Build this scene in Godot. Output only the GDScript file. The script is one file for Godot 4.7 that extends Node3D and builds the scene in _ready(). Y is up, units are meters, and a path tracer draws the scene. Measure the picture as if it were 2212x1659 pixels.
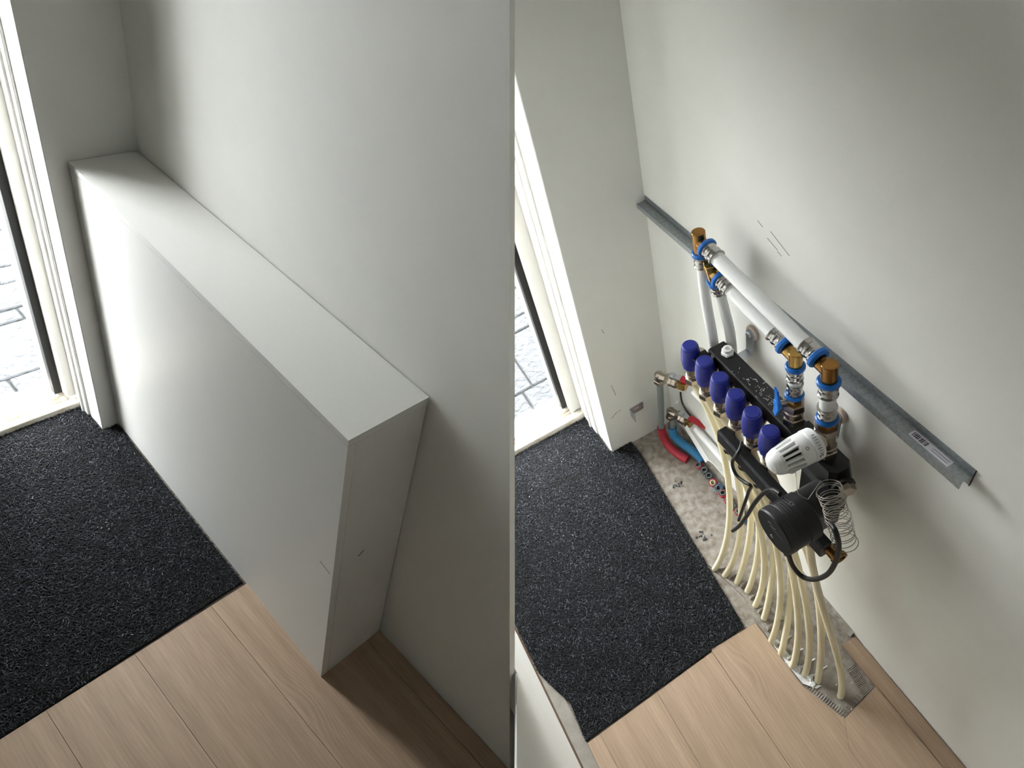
extends Node3D
# Two views of one hallway corner, built as two neighbouring hallway corners that a wall separates:
# one with the white cover over the pipework, one with the cover taken away.

# the hallway with the cover stands turned against the other one
var covered := Transform3D(Basis(Vector3(0.91285, -0.23571, -0.33338), Vector3(0.04787, 0.87268, -0.48595), Vector3(0.40547, 0.42764, 0.80791)), Vector3(-0.57050, 0.65952, 1.47282))
var room := Transform3D()
const FLOOR_END := Vector3(0.75, 0, -0.66)
var org := Vector3.ZERO
var M := {}
var used := {}
var open_floor: Node3D
var rng := RandomNumberGenerator.new()


func set_view() -> void:
	var cam := Camera3D.new()
	cam.name = "camera"
	cam.transform = Transform3D(Basis(Vector3(0.41335, -0.24692, -0.87646), Vector3(-0.63681, 0.60961, -0.47207), Vector3(0.65085, 0.75327, 0.09474)), Vector3(1.30955, 2.11048, 0.68529))
	cam.fov = 57.885
	cam.near = 0.02
	add_child(cam)
	cam.current = true
	var sky_look := ProceduralSkyMaterial.new()
	sky_look.sky_top_color = Color(0.955, 0.965, 0.97)
	sky_look.sky_horizon_color = Color(0.965, 0.97, 0.97)
	sky_look.ground_bottom_color = Color(0.55, 0.55, 0.55)
	sky_look.ground_horizon_color = Color(0.75, 0.76, 0.78)
	sky_look.sky_energy_multiplier = 3.0
	sky_look.ground_energy_multiplier = 1.0
	var sky := Sky.new()
	sky.sky_material = sky_look
	var env := Environment.new()
	env.background_mode = Environment.BG_SKY
	env.sky = sky
	env.tonemap_mode = Environment.TONE_MAPPER_LINEAR
	env.tonemap_exposure = 2.5
	env.sdfgi_enabled = true
	env.ssao_enabled = true
	env.ssil_enabled = true
	var we := WorldEnvironment.new()
	we.name = "environment"
	we.environment = env
	add_child(we)


# ---------------------------------------------------------------- mesh helpers
func begin() -> SurfaceTool:
	var st := SurfaceTool.new()
	st.begin(Mesh.PRIMITIVE_TRIANGLES)
	return st


func tri(st: SurfaceTool, a: Vector3, b: Vector3, c: Vector3, na: Vector3, nb: Vector3, nc: Vector3) -> void:
	var s := (b - a).cross(c - a)
	if s.dot(na + nb + nc) > 0:
		st.set_normal(na); st.add_vertex(a - org)
		st.set_normal(nc); st.add_vertex(c - org)
		st.set_normal(nb); st.add_vertex(b - org)
	else:
		st.set_normal(na); st.add_vertex(a - org)
		st.set_normal(nb); st.add_vertex(b - org)
		st.set_normal(nc); st.add_vertex(c - org)


func face(st: SurfaceTool, p: Array, mid: Vector3) -> void:
	var c := Vector3.ZERO
	for q in p: c += q
	c /= p.size()
	var n := Vector3.ZERO
	for i in p.size():
		n += (p[i] - c).cross(p[(i + 1) % p.size()] - c)
	if n.length() < 1e-12: return
	n = n.normalized()
	if n.dot(c - mid) < 0: n = -n
	for i in range(1, p.size() - 1):
		tri(st, p[0], p[i], p[i + 1], n, n, n)


# a closed convex body between two outlines with the same number of corners
func hull(st: SurfaceTool, a: Array, b: Array) -> void:
	var mid := Vector3.ZERO
	for q in a + b: mid += q
	mid /= a.size() * 2.0
	face(st, a, mid)
	face(st, b, mid)
	for i in a.size():
		var j := (i + 1) % a.size()
		face(st, [a[i], a[j], b[j], b[i]], mid)


func slab(st: SurfaceTool, p: Array, by: Vector3) -> void:
	var q := []
	for v in p: q.append(v + by)
	hull(st, p, q)


# a box with chamfered edges
func box(st: SurfaceTool, lo: Vector3, hi: Vector3, bev := 0.0, t := Transform3D()) -> void:
	if bev <= 0.0:
		var a := [t * lo, t * Vector3(hi.x, lo.y, lo.z), t * Vector3(hi.x, lo.y, hi.z), t * Vector3(lo.x, lo.y, hi.z)]
		slab(st, a, t.basis * Vector3(0, hi.y - lo.y, 0))
		return
	var mid := t * ((lo + hi) / 2)
	var c := (lo + hi) / 2
	var h := (hi - lo) / 2
	var b := minf(bev, minf(h.x, minf(h.y, h.z)) * 0.98)
	var ax := [Vector3(1, 0, 0), Vector3(0, 1, 0), Vector3(0, 0, 1)]
	for k in 3:
		var u: Vector3 = ax[(k + 1) % 3]
		var w: Vector3 = ax[(k + 2) % 3]
		var n: Vector3 = ax[k]
		var hu := h.dot(u) - b
		var hw := h.dot(w) - b
		var hn := h.dot(n)
		for s in [-1.0, 1.0]:
			face(st, [t * (c + n * hn * s + u * hu + w * hw), t * (c + n * hn * s - u * hu + w * hw), t * (c + n * hn * s - u * hu - w * hw), t * (c + n * hn * s + u * hu - w * hw)], mid)
			for s2 in [-1.0, 1.0]:
				# edge along w between face n and face u
				var hu2 := h.dot(u)
				face(st, [t * (c + n * hn * s + u * hu * s2 + w * hw), t * (c + n * (hn - b) * s + u * hu2 * s2 + w * hw), t * (c + n * (hn - b) * s + u * hu2 * s2 - w * hw), t * (c + n * hn * s + u * hu * s2 - w * hw)], mid)
	for sx in [-1.0, 1.0]:
		for sy in [-1.0, 1.0]:
			for sz in [-1.0, 1.0]:
				face(st, [t * (c + Vector3(h.x * sx, (h.y - b) * sy, (h.z - b) * sz)), t * (c + Vector3((h.x - b) * sx, h.y * sy, (h.z - b) * sz)), t * (c + Vector3((h.x - b) * sx, (h.y - b) * sy, h.z * sz))], mid)


# frame with y along dir
func frame_along(at: Vector3, dir: Vector3) -> Transform3D:
	var y := dir.normalized()
	var x := y.cross(Vector3(0.31, 0.2, 0.93)).normalized()
	if absf(y.dot(Vector3(0.31, 0.2, 0.93).normalized())) > 0.97:
		x = y.cross(Vector3(1, 0, 0)).normalized()
	return Transform3D(Basis(x, y, x.cross(y)), at)


# turned body: profile of (radius, height) pairs along the local y axis
func lathe(st: SurfaceTool, prof: Array, t := Transform3D(), sides := 24, flute := 0.0, flutes := 0) -> void:
	for k in prof.size() - 1:
		var p: Vector2 = prof[k]
		var q: Vector2 = prof[k + 1]
		var d := q - p
		var nr := d.y
		var nh := -d.x
		var l := sqrt(nr * nr + nh * nh)
		if l < 1e-9: continue
		nr /= l
		nh /= l
		for i in sides:
			var a0 := TAU * i / sides
			var a1 := TAU * (i + 1) / sides
			var f0 := 1.0 - (flute if flutes > 0 and (i * flutes * 2 / sides) % 2 == 1 else 0.0)
			var f1 := 1.0 - (flute if flutes > 0 and ((i + 1) * flutes * 2 / sides) % 2 == 1 else 0.0)
			var e0 := Vector3(cos(a0), 0, sin(a0))
			var e1 := Vector3(cos(a1), 0, sin(a1))
			var n0 := (t.basis * (e0 * nr + Vector3(0, nh, 0))).normalized()
			var n1 := (t.basis * (e1 * nr + Vector3(0, nh, 0))).normalized()
			var A := t * (e0 * p.x * f0 + Vector3(0, p.y, 0))
			var B := t * (e1 * p.x * f1 + Vector3(0, p.y, 0))
			var C := t * (e1 * q.x * f1 + Vector3(0, q.y, 0))
			var D := t * (e0 * q.x * f0 + Vector3(0, q.y, 0))
			if p.x > 1e-6: tri(st, A, B, C, n0, n1, n1)
			if q.x > 1e-6: tri(st, A, C, D, n0, n1, n0)


func cyl(st: SurfaceTool, a: Vector3, b: Vector3, r: float, bev := 0.0, sides := 24) -> void:
	var l := (b - a).length()
	if bev > 0:
		lathe(st, [Vector2(0, 0), Vector2(r - bev, 0), Vector2(r, bev), Vector2(r, l - bev), Vector2(r - bev, l), Vector2(0, l)], frame_along(a, b - a), sides)
	else:
		lathe(st, [Vector2(0, 0), Vector2(r, 0), Vector2(r, l), Vector2(0, l)], frame_along(a, b - a), sides)


func hexnut(st: SurfaceTool, a: Vector3, b: Vector3, r: float) -> void:
	var l := (b - a).length()
	var t := frame_along(a, b - a)
	var lo := []
	var hi := []
	var lo2 := []
	var hi2 := []
	for i in 6:
		var e := Vector3(cos(TAU * i / 6), 0, sin(TAU * i / 6))
		lo.append(t * (e * r * 0.9)); lo2.append(t * (e * r + Vector3(0, l * 0.14, 0)))
		hi2.append(t * (e * r + Vector3(0, l * 0.86, 0))); hi.append(t * (e * r * 0.9 + Vector3(0, l, 0)))
	hull(st, lo, lo2)
	hull(st, lo2, hi2)
	hull(st, hi2, hi)


# smooth curve through points
func curve(p: Array, steps := 8) -> Array:
	var o := []
	for i in p.size() - 1:
		var a: Vector3 = p[maxi(i - 1, 0)]
		var b: Vector3 = p[i]
		var c: Vector3 = p[i + 1]
		var d: Vector3 = p[mini(i + 2, p.size() - 1)]
		for k in steps:
			var t := float(k) / steps
			o.append(b.cubic_interpolate(c, a, d, t))
	o.append(p[p.size() - 1])
	return o


func bezier(a: Vector3, b: Vector3, c: Vector3, d: Vector3, n := 20) -> Array:
	var o := []
	for i in n + 1:
		o.append(a.bezier_interpolate(b, c, d, float(i) / n))
	return o


func tube(st: SurfaceTool, p: Array, r: float, sides := 14, hollow := 0.0) -> void:
	var n := Vector3.ZERO
	var ring := []
	var norm := []
	for i in p.size():
		var d: Vector3 = (p[mini(i + 1, p.size() - 1)] - p[maxi(i - 1, 0)]).normalized()
		if i == 0:
			n = frame_along(Vector3.ZERO, d).basis.x
		else:
			n = (n - d * n.dot(d)).normalized()
		var m := d.cross(n)
		var row := []
		var rown := []
		for k in sides:
			var e := n * cos(TAU * k / sides) + m * sin(TAU * k / sides)
			row.append(p[i] + e * r)
			rown.append(e)
		ring.append(row)
		norm.append(rown)
	for i in p.size() - 1:
		for k in sides:
			var j := (k + 1) % sides
			tri(st, ring[i][k], ring[i][j], ring[i + 1][j], norm[i][k], norm[i][j], norm[i + 1][j])
			tri(st, ring[i][k], ring[i + 1][j], ring[i + 1][k], norm[i][k], norm[i + 1][j], norm[i + 1][k])
	for e in [0, p.size() - 1]:
		var other: Vector3 = p[1] if e == 0 else p[p.size() - 2]
		face(st, ring[e], other)


# keep the part of a flat outline where plane.n . p <= plane.d
func clip(p: Array, n: Vector3, d: float) -> Array:
	var o := []
	for i in p.size():
		var a: Vector3 = p[i]
		var b: Vector3 = p[(i + 1) % p.size()]
		var da := n.dot(a) - d
		var db := n.dot(b) - d
		if da <= 0: o.append(a)
		if (da < 0 and db > 0) or (da > 0 and db < 0):
			o.append(a + (b - a) * (da / (da - db)))
	return o


# planes of the other hallway and of the house, for the hallway in hand
func in_room(n: Vector3, d: float) -> Array:
	return [room.basis.transposed() * n, d - n.dot(room.origin)]


func clip_world(p: Array, n: Vector3, d: float) -> Array:
	var q := in_room(n, d)
	return clip(p, q[0], q[1])


# the covered hallway's side of its long wall: z there <= far
func clip_behind(p: Array, far: float) -> Array:
	var n := covered.basis.z
	return clip_world(p, n, n.dot(covered.origin) + far)


# ---------------------------------------------------------------- naming
func numbered(called: String) -> String:
	used[called] = used.get(called, -1) + 1
	return called if used[called] == 0 else "%s_%03d" % [called, used[called]]


func thing(called: String, at: Vector3, label: String, category: String, group := "") -> Node3D:
	var o := Node3D.new()
	o.name = numbered(called)
	add_child(o)
	o.transform = room * Transform3D(Basis(), at)
	org = at
	o.set_meta("label", label)
	o.set_meta("category", category)
	if group: o.set_meta("group", group)
	return o


func part(called: String, st: SurfaceTool, m: Material, parent: Node3D, label := "") -> MeshInstance3D:
	var o := MeshInstance3D.new()
	o.name = called
	o.mesh = st.commit()
	o.material_override = null
	o.mesh.surface_set_material(0, m)
	o.cast_shadow = GeometryInstance3D.SHADOW_CASTING_SETTING_ON
	parent.add_child(o, true)
	if label: o.set_meta("label", label)
	return o


# a top-level thing that is one mesh; org must be its base
func single(called: String, st: SurfaceTool, m: Material, label: String, category: String, group := "") -> MeshInstance3D:
	var o := MeshInstance3D.new()
	o.name = numbered(called)
	o.mesh = st.commit()
	o.mesh.surface_set_material(0, m)
	add_child(o)
	o.transform = room * Transform3D(Basis(), org)
	o.set_meta("label", label)
	o.set_meta("category", category)
	if group: o.set_meta("group", group)
	return o


func structure(called: String, st: SurfaceTool, m: Material, label: String, category: String) -> MeshInstance3D:
	var o := single(called, st, m, label, category)
	o.set_meta("kind", "structure")
	return o


# ---------------------------------------------------------------- materials
func sm(c: Color, rough: float, metal := 0.0) -> StandardMaterial3D:
	var m := StandardMaterial3D.new()
	m.albedo_color = c
	m.roughness = rough
	m.metallic = metal
	m.cull_mode = BaseMaterial3D.CULL_DISABLED
	return m


func rgb(r: int, g: int, b: int) -> Color:
	return Color(r / 255.0, g / 255.0, b / 255.0)


func noise(s: int, f: float, oct := 3) -> FastNoiseLite:
	var n := FastNoiseLite.new()
	n.seed = s
	n.frequency = f
	n.fractal_octaves = oct
	n.noise_type = FastNoiseLite.TYPE_SIMPLEX_SMOOTH
	return n


# mottled texture: base colour moved by coarse and fine noise, wrapped by mirroring the noise domain
func mottled(size: int, base: Color, dark: Color, light: Color, coarse: float, fine: float, amount: float, grain: float, s: int) -> ImageTexture:
	var im := Image.create(size, size, false, Image.FORMAT_RGB8)
	var a := noise(s, coarse / size, 5).get_seamless_image(size, size, false, false, 0.25, true)
	var b := noise(s + 7, fine, 2).get_seamless_image(size, size, false, false, 0.1, true)
	for y in size:
		for x in size:
			var t := (a.get_pixel(x, y).r - 0.5) * 2.0 * amount + (b.get_pixel(x, y).r - 0.5) * 2.0 * grain
			im.set_pixel(x, y, base.lerp(light if t > 0 else dark, clampf(absf(t), 0, 1)))
	return ImageTexture.create_from_image(im)


func triplanar(m: StandardMaterial3D, t: Texture2D, metres: float) -> StandardMaterial3D:
	m.albedo_texture = t
	m.albedo_color = Color.WHITE
	m.uv1_triplanar = true
	m.uv1_scale = Vector3.ONE / metres
	return m


func relief(m: StandardMaterial3D, f: float, strength: float, s: int) -> StandardMaterial3D:
	var im := noise(s, f, 3).get_seamless_image(256, 256, false, false, 0.2, true)
	im.convert(Image.FORMAT_RGB8)
	im.bump_map_to_normal_map(strength)
	m.normal_enabled = true
	m.normal_texture = ImageTexture.create_from_image(im)
	m.normal_scale = 1.0
	return m


func wood_texture(s: int, knots: Array) -> ImageTexture:
	var W := 900
	var H := 300   # 1.2 m by 0.4 m
	var im := Image.create(W, H, false, Image.FORMAT_RGB8)
	var n1 := noise(s, 1.0, 2)
	var n2 := noise(s + 3, 1.0, 2)
	var pale := rgb(182, 158, 134)
	var dark := rgb(138, 115, 93)
	for j in H:
		for i in W:
			var u := 1.2 * i / W
			var v := 0.4 * j / H
			var w := v + 0.010 * n1.get_noise_2d(u * 1.6, v * 5.0)
			var near := 0.0
			for k in knots:
				var dx: float = (u - k.x) / 2.6
				var dy: float = v - k.y
				var e := exp(-(dx * dx + dy * dy) / (k.z * k.z))
				w += 0.028 * e
				near = maxf(near, e)
			var ring := 0.5 + 0.5 * sin(TAU * w / 0.0095 + 2.0 * n1.get_noise_2d(u * 3.0 + 9.0, v * 20.0))
			var streak := n2.get_noise_2d(u * 9.0, v * 420.0)
			var broad := n2.get_noise_2d(u * 0.8 + 30.0, v * 26.0)
			var t := 0.34 + 0.16 * (ring - 0.5) * (0.6 + 1.6 * near) + 0.26 * streak + 0.22 * broad
			im.set_pixel(i, j, pale.lerp(dark, clampf(t, 0.0, 1.0)))
	return ImageTexture.create_from_image(im)


func make_materials() -> void:
	M.wall = triplanar(sm(Color.WHITE, 0.82), mottled(256, rgb(231, 231, 226), rgb(229, 229, 224), rgb(233, 233, 228), 3.0, 0.35, 0.7, 0.7, 11), 0.35)
	M.panel = triplanar(sm(Color.WHITE, 0.5), mottled(128, rgb(228, 228, 224), rgb(226, 226, 222), rgb(230, 230, 226), 3.0, 0.3, 0.5, 0.5, 12), 0.5)
	M.white = sm(rgb(238, 237, 232), 0.45)
	M.sill = triplanar(sm(Color.WHITE, 0.5), mottled(128, rgb(232, 226, 214), rgb(205, 192, 170), rgb(240, 236, 228), 4.0, 0.3, 0.9, 0.4, 13), 0.3)
	M.gasket = sm(rgb(16, 16, 17), 0.55)
	M.glass = sm(Color(0.93, 0.97, 0.97, 0.06), 0.0)
	M.glass.transparency = BaseMaterial3D.TRANSPARENCY_ALPHA
	M.paver = relief(triplanar(sm(Color.WHITE, 0.75), mottled(256, rgb(36, 38, 43), rgb(28, 30, 34), rgb(49, 50, 53), 4.0, 0.12, 1.0, 0.7, 21), 0.45), 0.05, 6.0, 22)
	M.joint = sm(rgb(24, 24, 23), 0.95)
	M.screed = triplanar(sm(Color.WHITE, 0.92), mottled(512, rgb(143, 136, 127), rgb(108, 97, 84), rgb(166, 161, 154), 14.0, 0.45, 0.9, 0.8, 31), 0.42)
	M.mortar = triplanar(sm(Color.WHITE, 0.9), mottled(256, rgb(150, 144, 136), rgb(116, 106, 94), rgb(178, 174, 168), 5.0, 0.4, 1.2, 0.8, 33), 0.12)
	M.plaster = triplanar(sm(Color.WHITE, 0.9), mottled(128, rgb(228, 228, 226), rgb(190, 186, 180), rgb(240, 240, 240), 5.0, 0.4, 0.9, 0.6, 35), 0.1)
	M.adhesive = triplanar(sm(Color.WHITE, 0.6), mottled(256, rgb(138, 130, 120), rgb(112, 104, 95), rgb(160, 154, 146), 4.0, 0.3, 1.0, 0.4, 37), 0.2)
	M.backing = sm(rgb(17, 18, 22), 0.95)
	M.wood = []
	for k in 3:
		var m := sm(Color.WHITE, 0.55)
		m.albedo_texture = wood_texture(50 + k * 9, [[Vector3(0.35, 0.16, 0.035), Vector3(0.9, 0.30, 0.025)], [Vector3(0.25, 0.28, 0.03), Vector3(0.75, 0.10, 0.045)], [Vector3(0.6, 0.2, 0.04)]][k])
		M.wood.append(m)
	M.nickel = sm(rgb(164, 154, 142), 0.27, 1.0)
	M.chrome = sm(rgb(182, 180, 177), 0.16, 1.0)
	M.brass = sm(rgb(172, 138, 78), 0.26, 1.0)
	M.copper = sm(rgb(146, 106, 58), 0.26, 1.0)
	M.galvanised = triplanar(sm(Color.WHITE, 0.4, 0.6), mottled(128, rgb(160, 166, 168), rgb(140, 146, 149), rgb(176, 181, 184), 6.0, 0.25, 0.9, 0.5, 41), 0.06)
	M.zinc = sm(rgb(190, 194, 198), 0.32, 0.85)
	M.cap_blue = sm(rgb(24, 36, 126), 0.42)
	M.ring_blue = sm(rgb(16, 104, 190), 0.35)
	M.black = sm(rgb(15, 15, 17), 0.4)
	M.matt_black = sm(rgb(24, 24, 25), 0.6)
	M.cable = sm(rgb(18, 18, 19), 0.45)
	M.pipe = sm(rgb(232, 233, 232), 0.32)
	M.hose = sm(rgb(232, 222, 190), 0.38)
	M.grey_pipe = sm(rgb(118, 126, 124), 0.5)
	M.red = sm(rgb(176, 36, 52), 0.5)
	M.sleeve_red = sm(rgb(168, 38, 56), 0.55)
	M.sleeve_blue = sm(rgb(44, 122, 172), 0.55)
	M.plastic = sm(rgb(240, 240, 238), 0.4)
	M.ink = sm(rgb(40, 40, 44), 0.7)
	M.dark_ring = sm(rgb(70, 76, 80), 0.6)
	M.felt = sm(rgb(196, 182, 168), 0.9)
	M.label = sm(rgb(226, 224, 232), 0.6)
	M.silver_print = sm(rgb(120, 122, 124), 0.5)
	M.steel_wire = sm(rgb(176, 172, 164), 0.3, 0.9)
	M.edging = triplanar(sm(Color.WHITE, 0.7), mottled(128, rgb(146, 140, 132), rgb(132, 126, 118), rgb(158, 152, 144), 4.0, 0.3, 0.8, 0.5, 61), 0.2)
	M.seam = sm(rgb(104, 84, 66), 0.9)
	M.scuff = sm(rgb(120, 116, 108), 0.9)
	M.fluff = sm(rgb(206, 206, 208), 0.9)


# ---------------------------------------------------------------- the house
func P(x: float, y: float, z: float) -> Vector3:
	return Vector3(x, y, z)


func build_shell() -> void:
	org = Vector3.ZERO
	# ceiling, and unseen hall walls behind the viewer spaced to tune the bounced light
	room = Transform3D()
	var st := begin()
	var behind_covered := -covered.basis.z
	var p := [P(-0.95, 2.75, -0.2), P(3.3, 2.75, -0.2), P(3.3, 2.75, 3.4), P(-0.95, 2.75, 3.4)]
	p = clip(p, behind_covered, behind_covered.dot(covered.origin) + 0.06)
	p = clip(p, -covered.basis.x, -covered.basis.x.dot(covered.origin) + 0.24)
	slab(st, p, P(0, 0.1, 0))
	structure("ceiling", st, M.wall, "plain white ceiling over both hallway corners", "ceiling")
	st = begin()
	p = [P(3.3, -0.1, -0.2), P(3.3, 2.85, -0.2), P(3.3, 2.85, 3.4), P(3.3, -0.1, 3.4)]
	slab(st, p, P(0.1, 0, 0))
	structure("wall_unseen_end", st, M.wall, "unseen white wall closing the far end of the hall, placed to tune the bounced light", "wall")
	st = begin()
	p = [P(-0.95, -0.1, 3.3), P(3.35, -0.1, 3.3), P(3.35, 2.85, 3.3), P(-0.95, 2.85, 3.3)]
	p = clip(p, -covered.basis.x, -covered.basis.x.dot(covered.origin) + 0.24)
	slab(st, p, P(0, 0, 0.1))
	structure("wall_unseen_side", st, M.wall, "unseen white side wall of the hall, placed to tune the bounced light", "wall")
	covered_shell()
	open_shell()


func door_side(pz: float, strip: float, fx: float, gx: float, za: float, zb: float, top: float, n: int, label: String, frame_y: float) -> Node3D:
	# the glazed side light: jamb lining, post, gasket, pane, sill, head
	var w := thing("window_%d" % n, P(gx, 0, za), label, "window")
	w.set_meta("kind", "structure")
	var st := begin()
	box(st, P(fx, 0, pz - 0.01), P(-strip, top, pz + 0.006), 0.002)
	part("lining", st, M.white, w)
	st = begin()
	cyl(st, P(fx + (-strip - fx) * 0.62, 0.0, pz + 0.006), P(fx + (-strip - fx) * 0.62, top, pz + 0.006), 0.006)
	part("bead", st, M.white, w)
	st = begin()
	box(st, P(gx - 0.03, frame_y, pz - 0.01), P(fx, top, za - 0.022), 0.003)
	box(st, P(gx - 0.045, frame_y, pz - 0.01), P(gx - 0.012, top, za + 0.004), 0.002)
	part("post", st, M.white, w)
	st = begin()
	box(st, P(gx - 0.011, frame_y, za - 0.03), P(gx + 0.012, top, za - 0.001), 0.001)
	part("gasket", st, M.gasket, w, "black rubber glazing strip")
	st = begin()
	box(st, P(gx - 0.004, frame_y, za - 0.004), P(gx + 0.004, top, zb + 0.004))
	part("pane", st, M.glass, w)
	st = begin()
	box(st, P(gx - 0.05, top - 0.03, za - 0.04), P(fx, top + 0.02, zb + 0.04))
	part("head", st, M.white, w)
	st = begin()
	box(st, P(gx - 0.05, 0, zb), P(fx, top, zb + 0.05), 0.002)
	part("post", st, M.white, w)
	# sill with three drainage slots
	st = begin()
	var a := fx + 0.02
	var b := gx - 0.055
	box(st, P(b, -0.03, pz - 0.02), P(gx - 0.012, frame_y, zb + 0.05), 0.002)
	box(st, P(gx - 0.012, -0.03, pz + 0.02), P(fx - 0.028, frame_y - 0.006, zb + 0.05), 0.002)
	box(st, P(fx - 0.006, -0.03, pz + 0.004), P(a, frame_y - 0.010, zb + 0.05), 0.003)
	box(st, P(fx - 0.028, -0.03, pz + 0.02), P(fx - 0.006, frame_y - 0.020, zb + 0.05), 0.002)
	var z := pz + 0.03
	while z < zb + 0.04:
		box(st, P(fx - 0.028, -0.01, z), P(fx - 0.006, frame_y - 0.008, z + 0.012), 0.001)
		z += 0.115
	box(st, P(fx - 0.019, -0.01, pz + 0.02), P(fx - 0.014, frame_y - 0.009, zb + 0.05), 0.001)
	part("sill", st, M.sill, w, "cream door sill with drainage slots")
	return w


# outside: unseen house wall beside the entrance, placed to darken the paving
func unseen_facade(x: float, z: float, top: float, which: String) -> void:
	var st := begin()
	box(st, P(x - 0.10, -0.06, z - 2.0), P(x + 0.06, top + 0.8, z))
	structure("wall_unseen_facade", st, M.paver, "unseen dark house wall, placed to darken the slabs outside, by the entrance of the %s" % ("boxed-in cover" if which == "covered" else "uncovered manifold"), "wall")


func covered_shell() -> void:
	room = covered
	org = Vector3.ZERO
	var st := begin()
	# long wall; its free end stands between the two hallways
	var f := [P(-0.25, -0.8, 0), P(1.5147 - 0.31397 * (-0.8 - 0.0055), -0.8, 0), P(1.5147 - 0.31397 * (2.45 - 0.0055), 2.45, 0), P(-0.25, 2.45, 0)]
	var b := [P(-0.25, -0.8, -0.06), P(1.5157 - 0.3192 * (-0.8 + 0.1113), -0.8, -0.06), P(1.5157 - 0.3192 * (2.45 + 0.1113), 2.45, -0.06), P(-0.25, 2.45, -0.06)]
	hull(st, f, b)
	structure("wall_back", st, M.wall, "white painted long wall behind the boxed-in pipe cover", "wall")
	# pier beside the side light
	st = begin()
	box(st, P(-0.17, -0.06, -0.02), P(0.0, 2.4, 0.205), 0.002)
	structure("wall_pier", st, M.wall, "grey-white wall stub at the end of the boxed-in pipe cover", "wall")
	# wall beyond the side light, and above it
	st = begin()
	var q := [P(-0.15, -2.8, 0.47), P(-0.15, 3.2, 0.47), P(-0.15, 3.2, 4.0), P(-0.15, -2.8, 4.0)]
	q = clip_world(q, P(0, -1, 0), 0.05)
	q = clip_world(q, P(0, 1, 0), 2.8)
	q = clip_world(q, P(0, 0, 1), 3.35)
	slab(st, q, P(-0.08, 0, 0))
	q = [P(-0.15, 2.12, -0.05), P(-0.15, 3.2, -0.05), P(-0.15, 3.2, 0.48), P(-0.15, 2.12, 0.48)]
	q = clip_world(q, P(0, 1, 0), 2.8)
	slab(st, q, P(-0.08, 0, 0))
	q = [P(-0.15, -1.5, -0.05), P(-0.15, -0.03, -0.05), P(-0.15, -0.03, 0.48), P(-0.15, -1.5, 0.48)]  # unseen piece below the floor, added to keep light from leaking under it
	q = clip_world(q, P(0, -1, 0), 0.05)
	slab(st, q, P(-0.08, 0, 0))
	structure("wall_front_door", st, M.wall, "white wall beside the narrow side light near the boxed-in cover", "wall")
	door_side(0.205, 0.075, -0.145, -0.19, 0.256, 0.44, 2.12, 1, "white framed narrow side light next to the boxed-in pipe cover", 0.03)
	# floor
	var fl := Node3D.new()
	fl.name = numbered("floor")
	org = Vector3.ZERO
	add_child(fl)
	fl.transform = room
	fl.set_meta("kind", "structure")
	fl.set_meta("label", "oak plank floor in front of the boxed-in pipe cover")
	fl.set_meta("category", "floor")
	st = begin()
	q = [P(-0.17, -0.009, -0.02), P(2.4, -0.009, -0.02), P(2.4, -0.009, 3.6), P(-0.17, -0.009, 3.6)]
	q = clip_world(q, P(0, 0, 1), 3.35)
	q = clip(q, FLOOR_END, FLOOR_END.dot(P(1.50, 0, 0)))
	slab(st, q, P(0, -0.02, 0))
	part("subfloor", st, M.screed, fl)
	var rows := [[0.0025, 0.0435], [0.0445, 0.2805], [0.2815, 0.4745], [0.4755, 0.6685], [0.6695, 0.8625], [0.8635, 1.0565], [1.0575, 1.25]]
	for i in rows.size():
		var joint := 1.95 if i % 2 == 0 else 1.72
		for e in [[0.712, joint - 0.0006], [joint, 2.4]]:
			var o := clip([P(e[0], -0.008, rows[i][0]), P(e[1], -0.008, rows[i][0]), P(e[1], -0.008, rows[i][1]), P(e[0], -0.008, rows[i][1])], FLOOR_END, FLOOR_END.dot(P(1.513, 0, 0)))
			if o.size() > 2: plank(fl, o, i + 1, 0.008)
	door_mat([P(-0.124, -0.008, 0.208), P(0.004, -0.008, 0.208), P(0.004, -0.008, 0.164), P(0.70, -0.008, 0.184), P(0.709, -0.008, 0.80), P(0.70, -0.008, 1.0), P(-0.124, -0.008, 1.0)], 0.011, "charcoal coir mat lying against the boxed-in pipe cover", 5)
	paving(P(-0.25, -0.04, 0), [0.0, -0.145, -0.415, -0.484, -0.635, -0.74, -0.98, -1.2, -1.45, -1.8, -2.2], -0.15, 1.1, 3, "grey slate slabs outside the side light by the boxed-in cover")


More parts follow.
